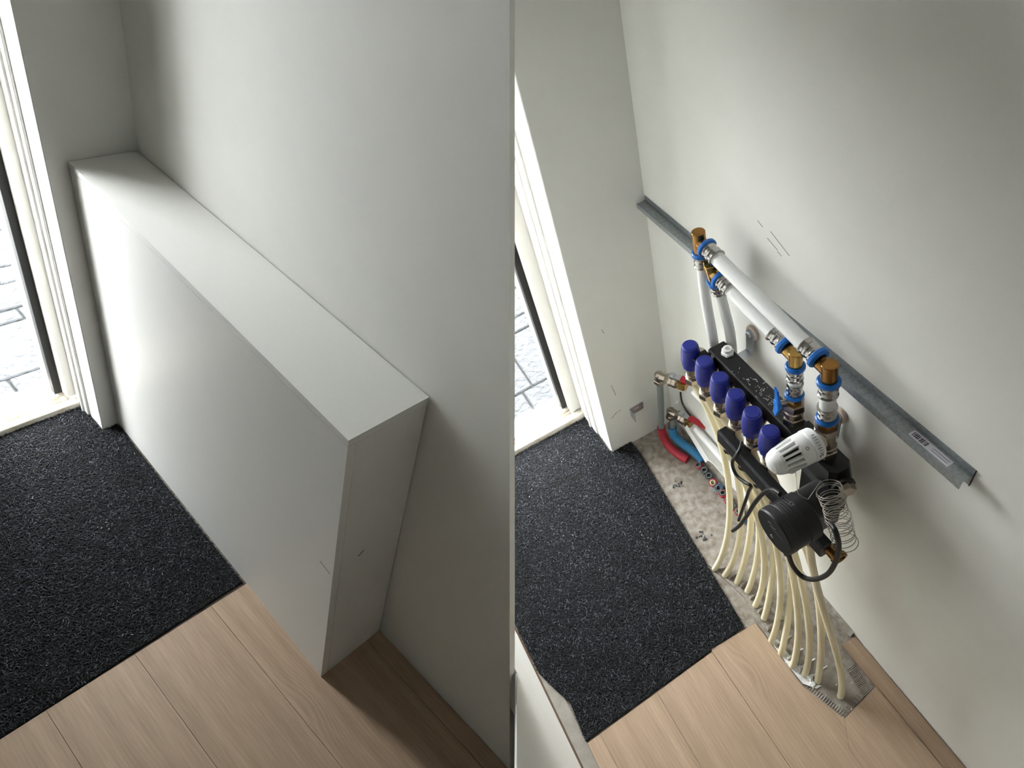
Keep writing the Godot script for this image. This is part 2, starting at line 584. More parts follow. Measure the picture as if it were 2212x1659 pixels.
func open_shell() -> void:
	room = Transform3D()
	org = Vector3.ZERO
	var st := begin()
	box(st, P(-0.31, -0.05, -0.12), P(3.35, 2.85, 0.0))
	var wb := structure("wall_back", st, M.wall, "white painted wall that carries the pipe manifold", "wall")
	scuffs(wb)
	st = begin()
	box(st, P(-0.27, -0.06, -0.02), P(0.0, 2.2, 0.252), 0.002)
	var pier := structure("wall_pier", st, M.wall, "grey-white wall stub beside the uncovered manifold", "wall")
	st = begin()
	for s in [[P(0.0003, 0.62, 0.19), P(0.0003, 0.60, 0.186)], [P(0.0003, 0.36, 0.2), P(0.0003, 0.30, 0.192)], [P(0.0003, 0.215, 0.20), P(0.0003, 0.195, 0.225)], [P(0.0003, 0.216, 0.185), P(0.0003, 0.209, 0.195)]]:
		tube(st, [s[0], s[1]], 0.0007, 6)
	part("scratch", st, M.scuff, pier, "thin grey scratches")
	st = begin()
	var q := [P(-0.22, -0.05, 0.69), P(-0.22, 2.7, 0.69), P(-0.22, 2.7, 2.9), P(-0.22, -0.05, 2.9)]
	q = clip_behind(q, -0.03)
	slab(st, q, P(-0.08, 0, 0))
	q = [P(-0.22, 1.64, -0.05), P(-0.22, 2.75, -0.05), P(-0.22, 2.75, 0.75), P(-0.22, 1.64, 0.75)]
	q = clip_behind(q, -0.03)
	slab(st, q, P(-0.08, 0, 0))
	structure("wall_front_door", st, M.wall, "white wall beside the narrow side light near the manifold", "wall")
	door_side(0.252, 0.10, -0.215, -0.262, 0.318, 0.66, 1.64, 2, "white framed narrow side light next to the uncovered manifold", 0.04)
	unseen_facade(-0.30, -0.1, 1.95, "open")
	# low wall opposite the manifold
	st = begin()
	q = [P(-0.25, 0, 0.835), P(2.6, 0, 0.835), P(2.6, 1.6, 0.835), P(-0.25, 1.6, 0.835)]
	q = clip_behind(q, -0.055)
	slab(st, q, P(0, 0, 0.05))
	# its end rises beside the free end of the neighbouring long wall
	q = [P(0.40, 0, 0.8345), P(2.6, 0, 0.8345), P(2.6, 1.2, 0.8345), P(1.09, 1.19, 0.8345), P(0.832, 0.738, 0.8345), P(0.563, 0.278, 0.8345)]
	slab(st, q, P(0, 0, 0.004))
	structure("wall_opposite", st, M.wall, "white wall foot across the black mat from the manifold", "wall")
	# floor: screed slab, with planks laid on it
	var fl := Node3D.new()
	fl.name = numbered("floor")
	org = Vector3.ZERO
	add_child(fl)
	fl.set_meta("kind", "structure")
	open_floor = fl
	fl.set_meta("label", "oak planks and bare screed below the uncovered manifold")
	fl.set_meta("category", "floor")
	st = begin()
	box(st, P(-0.24, -0.1, -0.1), P(3.35, 0.0, 4.3))
	box(st, P(-1.0, -0.1, 0.95), P(-0.24, -0.02, 4.3))  # unseen slab beneath the raised floor, added to block light from below
	part("screed", st, M.screed, fl, "bare dusty screed")
	plank(fl, [P(0.898, 0, 0.0025), P(2.9, 0, 0.0025), P(2.9, 0, 0.044), P(0.898, 0, 0.047)], 0, 0.008)
	plank(fl, [P(1.022, 0, 0.0445), P(2.9, 0, 0.0445), P(2.9, 0, 0.205), P(1.105, 0, 0.205), P(1.046, 0, 0.168)], 1, 0.008)
	plank(fl, [P(0.735, 0, 0.2055), P(0.93, 0, 0.2055), P(1.046, 0, 0.1685), P(1.105, 0, 0.2055), P(1.9, 0, 0.2055), P(1.9, 0, 0.357), P(0.735, 0, 0.357)], 1, 0.008)
	for r in [[0.3582, 0.5516], [0.5526, 0.7458], [0.7468, 0.79]]:
		plank(fl, [P(0.742 + (r[0] - 0.36) * 0.085, 0, r[0]), P(2.4, 0, r[0]), P(2.4, 0, r[1]), P(0.742 + (r[1] - 0.36) * 0.085, 0, r[1])], int(r[0] * 10), 0.008)
	# bare strip along the opposite wall
	st = begin()
	box(st, P(0.5, 0, 0.79), P(2.4, 0.006, 0.829), 0.001)
	part("edge_strip", st, M.edging, fl, "grey edging strip along the wall foot")
	st = begin()
	box(st, P(-0.15, 0, 0.8295), P(2.4, 0.003, 0.8342))
	part("wall_seam", st, M.seam, fl, "brown seam at the wall foot")
	door_mat([P(-0.19, 0, 0.257), P(-0.01, 0, 0.257), P(-0.01, 0, 0.175), P(0.05, 0, 0.172), P(0.727, 0, 0.238), P(0.772, 0, 0.79), P(0.66, 0, 0.782), P(0.62, 0, 0.80), P(0.545, 0, 0.826), P(-0.19, 0, 0.826)], 0.012, "charcoal coir mat trimmed at the corner beside the bare screed", 6)
	paving(P(-0.33, -0.05, 0), [0.0, -0.165, -0.48, -0.565, -0.74, -0.95, -1.15, -1.4, -1.75, -2.1], -0.8, 1.0, 4, "grey slate slabs outside the side light by the manifold")


func scuffs(w: Node3D) -> void:
	var st := begin()
	for s in [[P(0.478, 1.182, 0.0003), P(0.533, 1.158, 0.0003)], [P(0.47, 1.16, 0.0003), P(0.50, 1.15, 0.0003)], [P(0.50, 1.147, 0.0003), P(0.512, 1.143, 0.0003)], [P(0.44, 1.185, 0.0003), P(0.455, 1.178, 0.0003)]]:
		tube(st, [s[0], s[1]], 0.0004, 6)
	part("scratch", st, M.scuff, w, "thin grey scratches")


# one board, a prism on its outline, with the grain along x
func plank(parent: Node3D, p: Array, k: int, thick: float) -> void:
	org = Vector3.ZERO
	var st := begin()
	var m: Material = M.wood[k % 3]
	var z0: float = p[0].z
	var off := Vector2(fmod(k * 0.37, 1.0) * 0.25, 0.5 * (k % 2))
	var top := []
	for v in p: top.append(v + P(0, thick, 0))
	var poly := PackedVector2Array()
	for v in top: poly.append(Vector2(v.x, v.z))
	var ids := Geometry2D.triangulate_polygon(poly)
	var uv := func(v: Vector3) -> Vector2: return Vector2((v.x - 0.7) / 1.2, (v.z - z0) / 0.4) + off
	for i in range(0, ids.size(), 3):
		var t := [top[ids[i]], top[ids[i + 1]], top[ids[i + 2]]]
		if (t[1] - t[0]).cross(t[2] - t[0]).y > 0: t.reverse()
		for v in t:
			st.set_normal(Vector3.UP)
			st.set_uv(uv.call(v))
			st.add_vertex(v)
	for i in p.size():
		var j := (i + 1) % p.size()
		var a: Vector3 = p[i]
		var b: Vector3 = p[j]
		var n := Vector3((b - a).z, 0, -(b - a).x).normalized()
		var quad := [a, b, top[j], top[i]]
		for t in [[0, 1, 2], [0, 2, 3]]:
			var w := [quad[t[0]], quad[t[1]], quad[t[2]]]
			if (w[1] - w[0]).cross(w[2] - w[0]).dot(n) > 0: w.reverse()
			for v in w:
				st.set_normal(n)
				st.set_uv(uv.call(v))
				st.add_vertex(v)
	part("plank", st, m, parent)


func inside(poly: PackedVector2Array, v: Vector2) -> bool:
	return Geometry2D.is_point_in_polygon(v, poly)


# coarse mat: a dark backing with curled strands standing on it
func door_mat(p: Array, thick: float, label: String, s: int) -> void:
	var mat := thing("door_mat", p[0], label, "mat")
	var st := begin()
	var poly := PackedVector2Array()
	for v in p: poly.append(Vector2(v.x, v.z))
	var up := P(0, thick * 0.65, 0)
	var ids := Geometry2D.triangulate_polygon(poly)
	for i in range(0, ids.size(), 3):
		tri(st, p[ids[i]] + up, p[ids[i + 1]] + up, p[ids[i + 2]] + up, Vector3.UP, Vector3.UP, Vector3.UP)
	for i in p.size():
		var j := (i + 1) % p.size()
		var n := Vector3((p[j] - p[i]).z, 0, -(p[j] - p[i]).x).normalized()
		tri(st, p[i], p[j], p[j] + up, n, n, n)
		tri(st, p[i], p[j] + up, p[i] + up, n, n, n)
	part("backing", st, M.backing, mat)
	# pile
	var o2 := org
	org = Vector3.ZERO
	st = begin()
	tube(st, [P(-0.0035, 0, 0), P(-0.0018, 0.0016, 0.0006), P(0.0004, 0.0021, -0.0003), P(0.0034, 0.0008, 0.0005)], 0.00085, 5)
	var blade := st.commit()
	org = o2
	var pile_look := sm(Color.WHITE, 0.8)
	pile_look.vertex_color_use_as_albedo = true
	blade.surface_set_material(0, pile_look)
	var r := RandomNumberGenerator.new()
	r.seed = s
	var patch := noise(s, 9.0, 3)
	var lo := Vector2(1e9, 1e9)
	var hi := -lo
	for v in poly:
		lo = lo.min(v)
		hi = hi.max(v)
	var spots := []
	var step := 0.0043
	var x := lo.x
	while x < hi.x:
		var z := lo.y
		while z < hi.y:
			var v := Vector2(x + r.randf_range(-1, 1) * step * 0.6, z + r.randf_range(-1, 1) * step * 0.6)
			if inside(poly, v): spots.append(v)
			z += step
		x += step
	var mm := MultiMesh.new()
	mm.transform_format = MultiMesh.TRANSFORM_3D
	mm.use_colors = true
	mm.mesh = blade
	mm.instance_count = spots.size()
	for i in spots.size():
		var v: Vector2 = spots[i]
		var k := r.randf()
		var bright := 0.006 + 0.030 * k * k * k + (0.11 * r.randf() if r.randf() < 0.18 else 0.0)
		bright *= 1.0 + 0.5 * patch.get_noise_2d(v.x, v.y)
		var b := Basis(Vector3.UP, r.randf() * TAU) * Basis(Vector3(0, 0, 1), r.randf_range(-0.35, 0.35))
		b = b.scaled(Vector3.ONE * r.randf_range(0.8, 1.25))
		mm.set_instance_transform(i, Transform3D(b, P(v.x, p[0].y + thick * (0.62 + 0.16 * r.randf()), v.y) - org))
		mm.set_instance_color(i, Color(bright * 0.9, bright, bright * 1.25))
	var mi := MultiMeshInstance3D.new()
	mi.name = "pile"
	mi.multimesh = mm
	mi.set_meta("kind", "stuff")
	mat.add_child(mi, true)
	# bits of white fluff caught in the pile
	st = begin()
	for i in 34:
		var v := Vector2(r.randf_range(lo.x, hi.x), r.randf_range(lo.y, minf(hi.y, 0.78)))
		if i < 12: v = Vector2(lerpf(lo.x, hi.x, 0.55), 0.33 + 0.03 * (s % 2)) + Vector2(r.randfn(), r.randfn()) * 0.014
		if not inside(poly, v): continue
		var c := P(v.x, p[0].y + thick + 0.0012, v.y)
		var d := P(r.randf_range(-1, 1), r.randf_range(-0.2, 0.2), r.randf_range(-1, 1)) * r.randf_range(0.001, 0.003)
		tube(st, [c - d, c + P(0, 0.0006, 0), c + d + P(d.z, 0, -d.x) * 0.4], r.randf_range(0.0003, 0.0007), 5)
	var fl := part("fluff", st, M.fluff, mat, "specks of white fluff")
	fl.set_meta("kind", "stuff")


# slabs in courses across the way out
func paving(at: Vector3, rows: Array, z0: float, z1: float, s: int, label: String) -> void:
	var pv := thing("paving", at, label, "paving")
	pv.set_meta("kind", "structure")
	var r := RandomNumberGenerator.new()
	r.seed = s
	var st := begin()
	box(st, at + P(rows[rows.size() - 1], -0.06, z0), at + P(0.06, -0.012, z1))
	part("bedding", st, M.joint, pv)
	for i in rows.size() - 1:
		var wide: float = rows[i] - rows[i + 1]
		var len := 0.26 if wide > 0.12 else 0.17
		var z := z0 - r.randf() * 0.1
		while z < z1:
			var l := len * r.randf_range(0.75, 1.25)
			st = begin()
			var h := r.randf_range(-0.002, 0.002)
			box(st, at + P(rows[i + 1] + 0.004, -0.04, maxf(z, z0) + 0.004), at + P(rows[i] - 0.004, h, minf(z + l, z1) - 0.004), 0.004)
			if minf(z + l, z1) - maxf(z, z0) > 0.03:
				part("slab", st, M.paver, pv)
			z += l


func build_cover() -> void:
	room = covered
	var base := P(0.5, 0, 0.09)
	# a little deeper at its free end than at the wall stub
	var c := thing("pipe_cover", base, "long white boxed-in pipe cover with flat top against the wall", "cover")
	var front := func(x: float) -> float: return 0.159 + 0.029 * x
	var x0 := 0.004
	var x1 := 1.044
	var st := begin()
	hull(st, [P(x0, 0.8438, 0.003), P(x1, 0.8438, 0.003), P(x1, 0.8438, front.call(x1)), P(x0, 0.8438, front.call(x0))], [P(x0, 0.860, 0.003), P(x1, 0.860, 0.003), P(x1, 0.860, front.call(x1)), P(x0, 0.860, front.call(x0))])
	part("top_panel", st, M.panel, c)
	st = begin()
	hull(st, [P(x0, 0.0, front.call(x0) - 0.018), P(x1, 0.0, front.call(x1) - 0.018), P(x1, 0.0, front.call(x1)), P(x0, 0.0, front.call(x0))], [P(x0, 0.8422, front.call(x0) - 0.018), P(x1, 0.8422, front.call(x1) - 0.018), P(x1, 0.8422, front.call(x1)), P(x0, 0.8422, front.call(x0))])
	part("front_panel", st, M.panel, c)
	st = begin()
	box(st, P(x1 - 0.018, 0.0, 0.004), P(x1 - 0.0004, 0.8422, front.call(x1) - 0.0194), 0.0006)
	part("end_panel", st, M.panel, c)
	st = begin()
	tube(st, [P(x1 + 0.0002, 0.47, 0.11), P(x1 + 0.0002, 0.46, 0.125)], 0.0008, 6)
	part("scratch", st, M.scuff, c, "short grey scratch")
	st = begin()
	tube(st, [P(1.0, 0.452, front.call(1.0) + 0.0002), P(1.035, 0.447, front.call(1.035) + 0.0002)], 0.0005, 6)
	part("scratch", st, M.scuff, c, "short grey scratch")




# ---------------------------------------------------------------- pipework
# a press fitting sleeve on a pipe end: blue ring and ribbed steel sleeve, from the ring towards the pipe
func press_end(parent: Node3D, at: Vector3, dir: Vector3, r: float) -> void:
	var d := dir.normalized()
	var st := begin()
	lathe(st, [Vector2(r * 0.8, -0.0055), Vector2(r * 1.28, -0.0055), Vector2(r * 1.46, -0.003), Vector2(r * 1.46, 0.003), Vector2(r * 1.28, 0.0055), Vector2(r * 0.8, 0.0055)], frame_along(at, d))
	part("seal_ring", st, M.ring_blue, parent, "blue plastic ring")
	st = begin()
	lathe(st, [Vector2(r * 0.9, 0.005), Vector2(r * 1.18, 0.005), Vector2(r * 1.2, 0.009), Vector2(r * 1.08, 0.012), Vector2(r * 1.08, 0.016), Vector2(r * 1.2, 0.019), Vector2(r * 1.2, 0.023), Vector2(r * 1.08, 0.026), Vector2(r * 1.1, 0.030), Vector2(r * 1.28, 0.033), Vector2(r * 1.28, 0.0345), Vector2(r * 1.0, 0.035)], frame_along(at, d))
	part("press_sleeve", st, M.chrome, parent, "ribbed steel sleeve")


func build_rail() -> void:
	var a := P(0.004, 0.985, 0.0)
	var t := thing("wall_rail", a, "long galvanised steel profile running along the wall behind the white pipes", "rail")
	var n := 1
	var st := begin()
	# wall flange, shelf and hanging lip; the rail rises a little towards its free end
	var y0 := 0.982
	var y1 := 1.000
	var x0 := 0.003
	var x1 := 0.985
	slab(st, [P(x0, y0 - 0.022, 0.0), P(x1, y1 - 0.030, 0.0), P(x1, y1 + 0.016, 0.0), P(x0, y0 + 0.016, 0.0)], P(0, 0, 0.0015))
	part("wall_flange", st, M.galvanised, t)
	st = begin()
	slab(st, [P(x0, y0, 0.0015), P(x1, y1, 0.0015), P(x1, y1, 0.024), P(x0, y0, 0.024)], P(0, 0.0012, 0))
	part("shelf", st, M.galvanised, t)
	st = begin()
	slab(st, [P(x0, y0 - 0.012, 0.024), P(x1, y1 - 0.02, 0.024), P(x1, y1 + 0.0022, 0.024), P(x0, y0 + 0.0022, 0.024)], P(0, 0, 0.0012))
	part("front_lip", st, M.galvanised, t)
	st = begin()
	slab(st, [P(x1, y1 - 0.030, 0.0), P(x1 + 0.001, y1 - 0.030, 0.0), P(x1 + 0.001, y1 + 0.016, 0.0), P(x1, y1 + 0.016, 0.0)], P(0, 0, 0.003))
	part("end_edge", st, M.matt_black, t, "dark cut edge")
	# sticker
	var yl := func(x: float) -> float: return lerpf(y0, y1, (x - x0) / (x1 - x0)) + 0.0013
	st = begin()
	slab(st, [P(0.872, yl.call(0.872), 0.006), P(0.952, yl.call(0.952), 0.006), P(0.952, yl.call(0.952), 0.021), P(0.872, yl.call(0.872), 0.021)], P(0, 0.0002, 0))
	var s := part("sticker", st, M.label, t, "white product sticker with a bar code")
	st = begin()
	var x := 0.876
	var r := RandomNumberGenerator.new()
	r.seed = 3
	while x < 0.905:
		var w := r.randf_range(0.0006, 0.0022)
		slab(st, [P(x, yl.call(x) + 0.0003, 0.009), P(x + w, yl.call(x) + 0.0003, 0.009), P(x + w, yl.call(x) + 0.0003, 0.0185), P(x, yl.call(x) + 0.0003, 0.0185)], P(0, 0.0001, 0))
		x += w + r.randf_range(0.0006, 0.0016)
	var bc := part("bar_code", st, M.ink, s)
	bc.set_meta("kind", "stuff")
	st = begin()
	for z in [0.011, 0.0155]:
		slab(st, [P(0.915, yl.call(0.915) + 0.0003, z), P(0.948, yl.call(0.948) + 0.0003, z), P(0.948, yl.call(0.948) + 0.0003, z + 0.0008), P(0.915, yl.call(0.915) + 0.0003, z + 0.0008)], P(0, 0.0001, 0))
	var lp := part("print_lines", st, M.ink, s)
	lp.set_meta("kind", "stuff")


func build_angle_bracket() -> void:
	var t := thing("angle_bracket", P(0, 0.165, 0.13), "small zinc angle bracket screwed low on the wall stub", "bracket")
	# plate on the wall with a slot and three holes, and a leg standing out
	var st := begin()
	var y0 := 0.158
	var y1 := 0.196
	box(st, P(0.0002, y0, 0.104), P(0.0022, y1, 0.119), 0.0006)
	box(st, P(0.0002, y0, 0.141), P(0.0022, y1, 0.156), 0.0006)
	box(st, P(0.0002, y0, 0.119), P(0.0022, y0 + 0.016, 0.141), 0.0006)
	box(st, P(0.0002, y1 - 0.014, 0.119), P(0.0022, y1, 0.141), 0.0006)
	part("wall_plate", st, M.zinc, t)
	st = begin()
	box(st, P(0.0022, y0 - 0.004, 0.1545), P(0.036, y1 - 0.002, 0.1562), 0.0006)
	part("leg", st, M.zinc, t)
	for q in [P(0.0022, y1 - 0.006, 0.109), P(0.0022, y1 - 0.006, 0.15), P(0.0022, y0 + 0.007, 0.109)]:
		st = begin()
		cyl(st, q, q + P(0.0012, 0, 0), 0.0035, 0.0006, 12)
		part("screw", st, M.galvanised, t)


func wall_bracket(x: float, y: float, reach: float, label: String) -> void:
	var t := thing("strap_bracket", P(x, y - 0.05, 0), label, "bracket")
	var st := begin()
	cyl(st, P(x, y, 0), P(x, y, 0.009), 0.019, 0.002)
	part("spacer", st, M.felt, t, "beige spacer disc")
	st = begin()
	box(st, P(x - 0.0125, y - 0.062, 0.009), P(x + 0.0125, y, 0.0118), 0.0006)
	lathe(st, [Vector2(0, 0), Vector2(0.0125, 0), Vector2(0.0125, 0.0028), Vector2(0, 0.0028)], frame_along(P(x, y, 0.009), P(0, 0, 1)))
	box(st, P(x - 0.0125, y - 0.0648, 0.009), P(x + 0.0125, y - 0.062, reach), 0.0006)
	part("strap", st, M.zinc, t)
	st = begin()
	hexnut(st, P(x, y, 0.0118), P(x, y, 0.018), 0.008)
	lathe(st, [Vector2(0, 0), Vector2(0.010, 0), Vector2(0.010, 0.0014), Vector2(0, 0.0014)], frame_along(P(x, y, 0.0116), P(0, 0, 1)))
	part("screw", st, M.zinc, t)


func build_manifold() -> void:
	var base := P(0.6, 0.65, 0.09)
	var t := thing("heating_manifold", base, "black underfloor heating manifold with two bars and six blue valve caps", "manifold")
	var st := begin()
	box(st, P(0.386, 0.776, 0.045), P(0.700, 0.820, 0.090), 0.003)
	var ub := part("upper_bar", st, M.black, t, "black upper bar with white paint specks")
	# dried paint specks on the upper bar
	st = begin()
	var r := RandomNumberGenerator.new()
	r.seed = 8
	for i in 70:
		var q := P(0.56 + r.randfn() * 0.035, 0.8200, clampf(0.070 + r.randfn() * 0.009, 0.049, 0.087))
		var l := r.randf_range(0.0004, 0.0016)
		var d := P(cos(i * 2.4), 0, sin(i * 2.4)) * l * (3.0 if i % 9 == 0 else 1.0)
		tube(st, [q - d, q + d], 0.0005, 5)
	var sp := part("paint_specks", st, M.plastic, ub)
	sp.set_meta("kind", "stuff")
	st = begin()
	hexnut(st, P(0.424, 0.820, 0.062), P(0.424, 0.829, 0.062), 0.0155)
	lathe(st, [Vector2(0.011, 0.009), Vector2(0.0105, 0.017), Vector2(0.0055, 0.0175), Vector2(0.0045, 0.012), Vector2(0, 0.012)], Transform3D(Basis(), P(0.424, 0.82, 0.062)))
	part("bleed_plug", st, M.plastic, ub, "white bleed plug")
	st = begin()
	box(st, P(0.372, 0.80, 0.088), P(0.400, 0.806, 0.128), 0.002)
	box(st, P(0.376, 0.76, 0.094), P(0.404, 0.802, 0.104), 0.002)
	part("holder", st, M.matt_black, t)
	st = begin()
	box(st, P(0.405, 0.792, 0.090), P(0.419, 0.822, 0.096), 0.003)
	part("grey_tab", st, M.dark_ring, t, "grey plastic tab")
	# lower bar
	st = begin()
	box(st, P(0.512, 0.646, 0.1315), P(0.866, 0.690, 0.159), 0.003)
	var lb := part("lower_bar", st, M.black, t)
	st = begin()
	box(st, P(0.514, 0.6895, 0.1535), P(0.864, 0.6908, 0.1548))
	part("ridge", st, M.dark_ring, lb)
	# mixing body at the right: carries the pump and the riser
	st = begin()
	hull(st, [P(0.660, 0.776, 0.040), P(0.800, 0.776, 0.040), P(0.812, 0.776, 0.052), P(0.812, 0.776, 0.084), P(0.800, 0.776, 0.098), P(0.700, 0.776, 0.098), P(0.660, 0.776, 0.090)], [P(0.672, 0.822, 0.042), P(0.788, 0.822, 0.042), P(0.800, 0.822, 0.054), P(0.800, 0.822, 0.080), P(0.788, 0.822, 0.092), P(0.700, 0.822, 0.094), P(0.664, 0.822, 0.088)])
	box(st, P(0.722, 0.66, 0.045), P(0.812, 0.776, 0.105), 0.010)
	box(st, P(0.738, 0.60, 0.05), P(0.808, 0.70, 0.118), 0.010)
	cyl(st, P(0.800, 0.758, 0.10), P(0.800, 0.758, 0.1592), 0.036, 0.002)
	part("mixing_body", st, M.black, t)
	st = begin()
	var e := P(0.812, 0.792, 0.076)
	lathe(st, [Vector2(0, 0), Vector2(0.024, 0), Vector2(0.024, 0.006), Vector2(0, 0.006)], frame_along(e, P(1, 0, 0.25)))
	part("plug_collar", st, M.matt_black, t)
	st = begin()
	hexnut(st, e + P(0.005, 0, 0.001), e + P(0.019, 0, 0.005), 0.020)
	part("hex_plug", st, M.nickel, t, "brass-coloured hexagonal plug")
	# fitting on the end of the lower bar
	st = begin()
	cyl(st, P(0.866, 0.672, 0.137), P(0.888, 0.672, 0.137), 0.015, 0.001)
	lathe(st, [Vector2(0.013, 0), Vector2(0.017, 0.001), Vector2(0.017, 0.01), Vector2(0.011, 0.011), Vector2(0.009, 0.002), Vector2(0, 0.002)], frame_along(P(0.886, 0.672, 0.137), P(1, 0, 0)))
	part("drain_fitting", st, M.copper, t, "brass drain fitting")
	for i in 6:
		valve_cap(t, 0.360 + 0.0578 * i, 0.830 - 0.0018 * i)
	for i in 6:
		var x := 0.540 + 0.056 * i
		st = begin()
		lathe(st, [Vector2(0, 0), Vector2(0.013, 0), Vector2(0.013, 0.014), Vector2(0.011, 0.016), Vector2(0.011, 0.024), Vector2(0, 0.024)], Transform3D(Basis(), P(x, 0.628, 0.145)))
		part("outlet", st, M.nickel, t)


func valve_cap(t: Node3D, x: float, top: float) -> void:
	var z := 0.12
	# brass body under the cap with the screwed hose end
	var st := begin()
	var y := top - 0.078
	lathe(st, [Vector2(0, 0), Vector2(0.0135, 0), Vector2(0.0135, -0.026), Vector2(0.0155, -0.028), Vector2(0.0155, -0.030), Vector2(0.013, -0.033), Vector2(0.013, -0.036), Vector2(0.017, -0.038)], Transform3D(Basis(), P(x, y, z)))
	hexnut(st, P(x, y - 0.060, z), P(x, y - 0.038, z), 0.0185)
	var v := part("valve", st, M.nickel, t, "nickel-plated valve with hose nut")
	st = begin()
	tube(st, [P(x, top - 0.04, 0.088), P(x, y - 0.012, z - 0.004)], 0.011, 14)
	part("inlet", st, M.nickel, v)
	st = begin()
	lathe(st, [Vector2(0.0, -0.078), Vector2(0.018, -0.078), Vector2(0.0215, -0.073), Vector2(0.0238, -0.050), Vector2(0.0228, -0.026), Vector2(0.0205, -0.006), Vector2(0.0188, -0.0015)], Transform3D(Basis(), P(x, top, z)), 48, 0.035, 12)
	var c := part("cap", st, M.cap_blue, v, "deep blue grip cap")
	st = begin()
	lathe(st, [Vector2(0.0203, -0.006), Vector2(0.0188, -0.0012), Vector2(0.0165, 0.0), Vector2(0.0155, -0.0008), Vector2(0.0145, 0.0008), Vector2(0, 0.0012)], Transform3D(Basis(), P(x, top, z)), 32)
	part("cap_lid", st, M.cap_blue, c)


func build_hoses() -> void:
	var way := [[P(0.360, 0.6870, 0.120), P(0.444, 0.468, 0.063), P(0.572, 0.225, 0.135), P(0.540, 0.004, 0.206)],
		[P(0.418, 0.6850, 0.120), P(0.466, 0.390, 0.043), P(0.604, 0.225, 0.120), P(0.572, 0.004, 0.193)],
		[P(0.476, 0.6830, 0.120), P(0.540, 0.410, 0.039), P(0.608, 0.197, 0.120), P(0.609, 0.004, 0.176)],
		[P(0.533, 0.6810, 0.120), P(0.563, 0.365, 0.055), P(0.646, 0.184, 0.110), P(0.646, 0.004, 0.166)],
		[P(0.540, 0.6222, 0.145), P(0.602, 0.433, 0.107), P(0.697, 0.224, 0.112), P(0.692, 0.004, 0.173)],
		[P(0.591, 0.6790, 0.120), P(0.630, 0.342, 0.055), P(0.714, 0.169, 0.127), P(0.735, 0.004, 0.176)],
		[P(0.596, 0.6222, 0.145), P(0.681, 0.459, 0.099), P(0.789, 0.223, 0.143), P(0.797, 0.004, 0.200)],
		[P(0.649, 0.6770, 0.120), P(0.700, 0.377, 0.049), P(0.814, 0.155, 0.154), P(0.838, 0.004, 0.200)],
		[P(0.652, 0.6222, 0.145), P(0.725, 0.464, 0.103), P(0.863, 0.180, 0.146), P(0.880, 0.004, 0.195)],
		[P(0.708, 0.6222, 0.145), P(0.764, 0.438, 0.111), P(0.893, 0.156, 0.134), P(0.911, 0.004, 0.180)],
		[P(0.764, 0.6222, 0.145), P(0.832, 0.485, 0.104), P(0.907, 0.127, 0.125), P(0.942, 0.004, 0.164)],
		[P(0.820, 0.6222, 0.145), P(0.846, 0.352, 0.133), P(0.972, 0.103, 0.100), P(0.999, 0.004, 0.139)]]
	var words := ["first", "second", "third", "fourth", "fifth", "sixth", "seventh", "eighth", "ninth", "tenth", "eleventh", "twelfth"]
	for i in 12:
		var w: Array = way[i]
		org = w[3]
		var st := begin()
		tube(st, bezier(w[0], w[1], w[2], w[3] + P(0, -0.002, 0), 24), 0.0088, 14)
		single("heating_hose", st, M.hose, "cream plastic heating hose, %s from the door end of the row" % words[i], "hose", "cream heating hoses going into the floor")


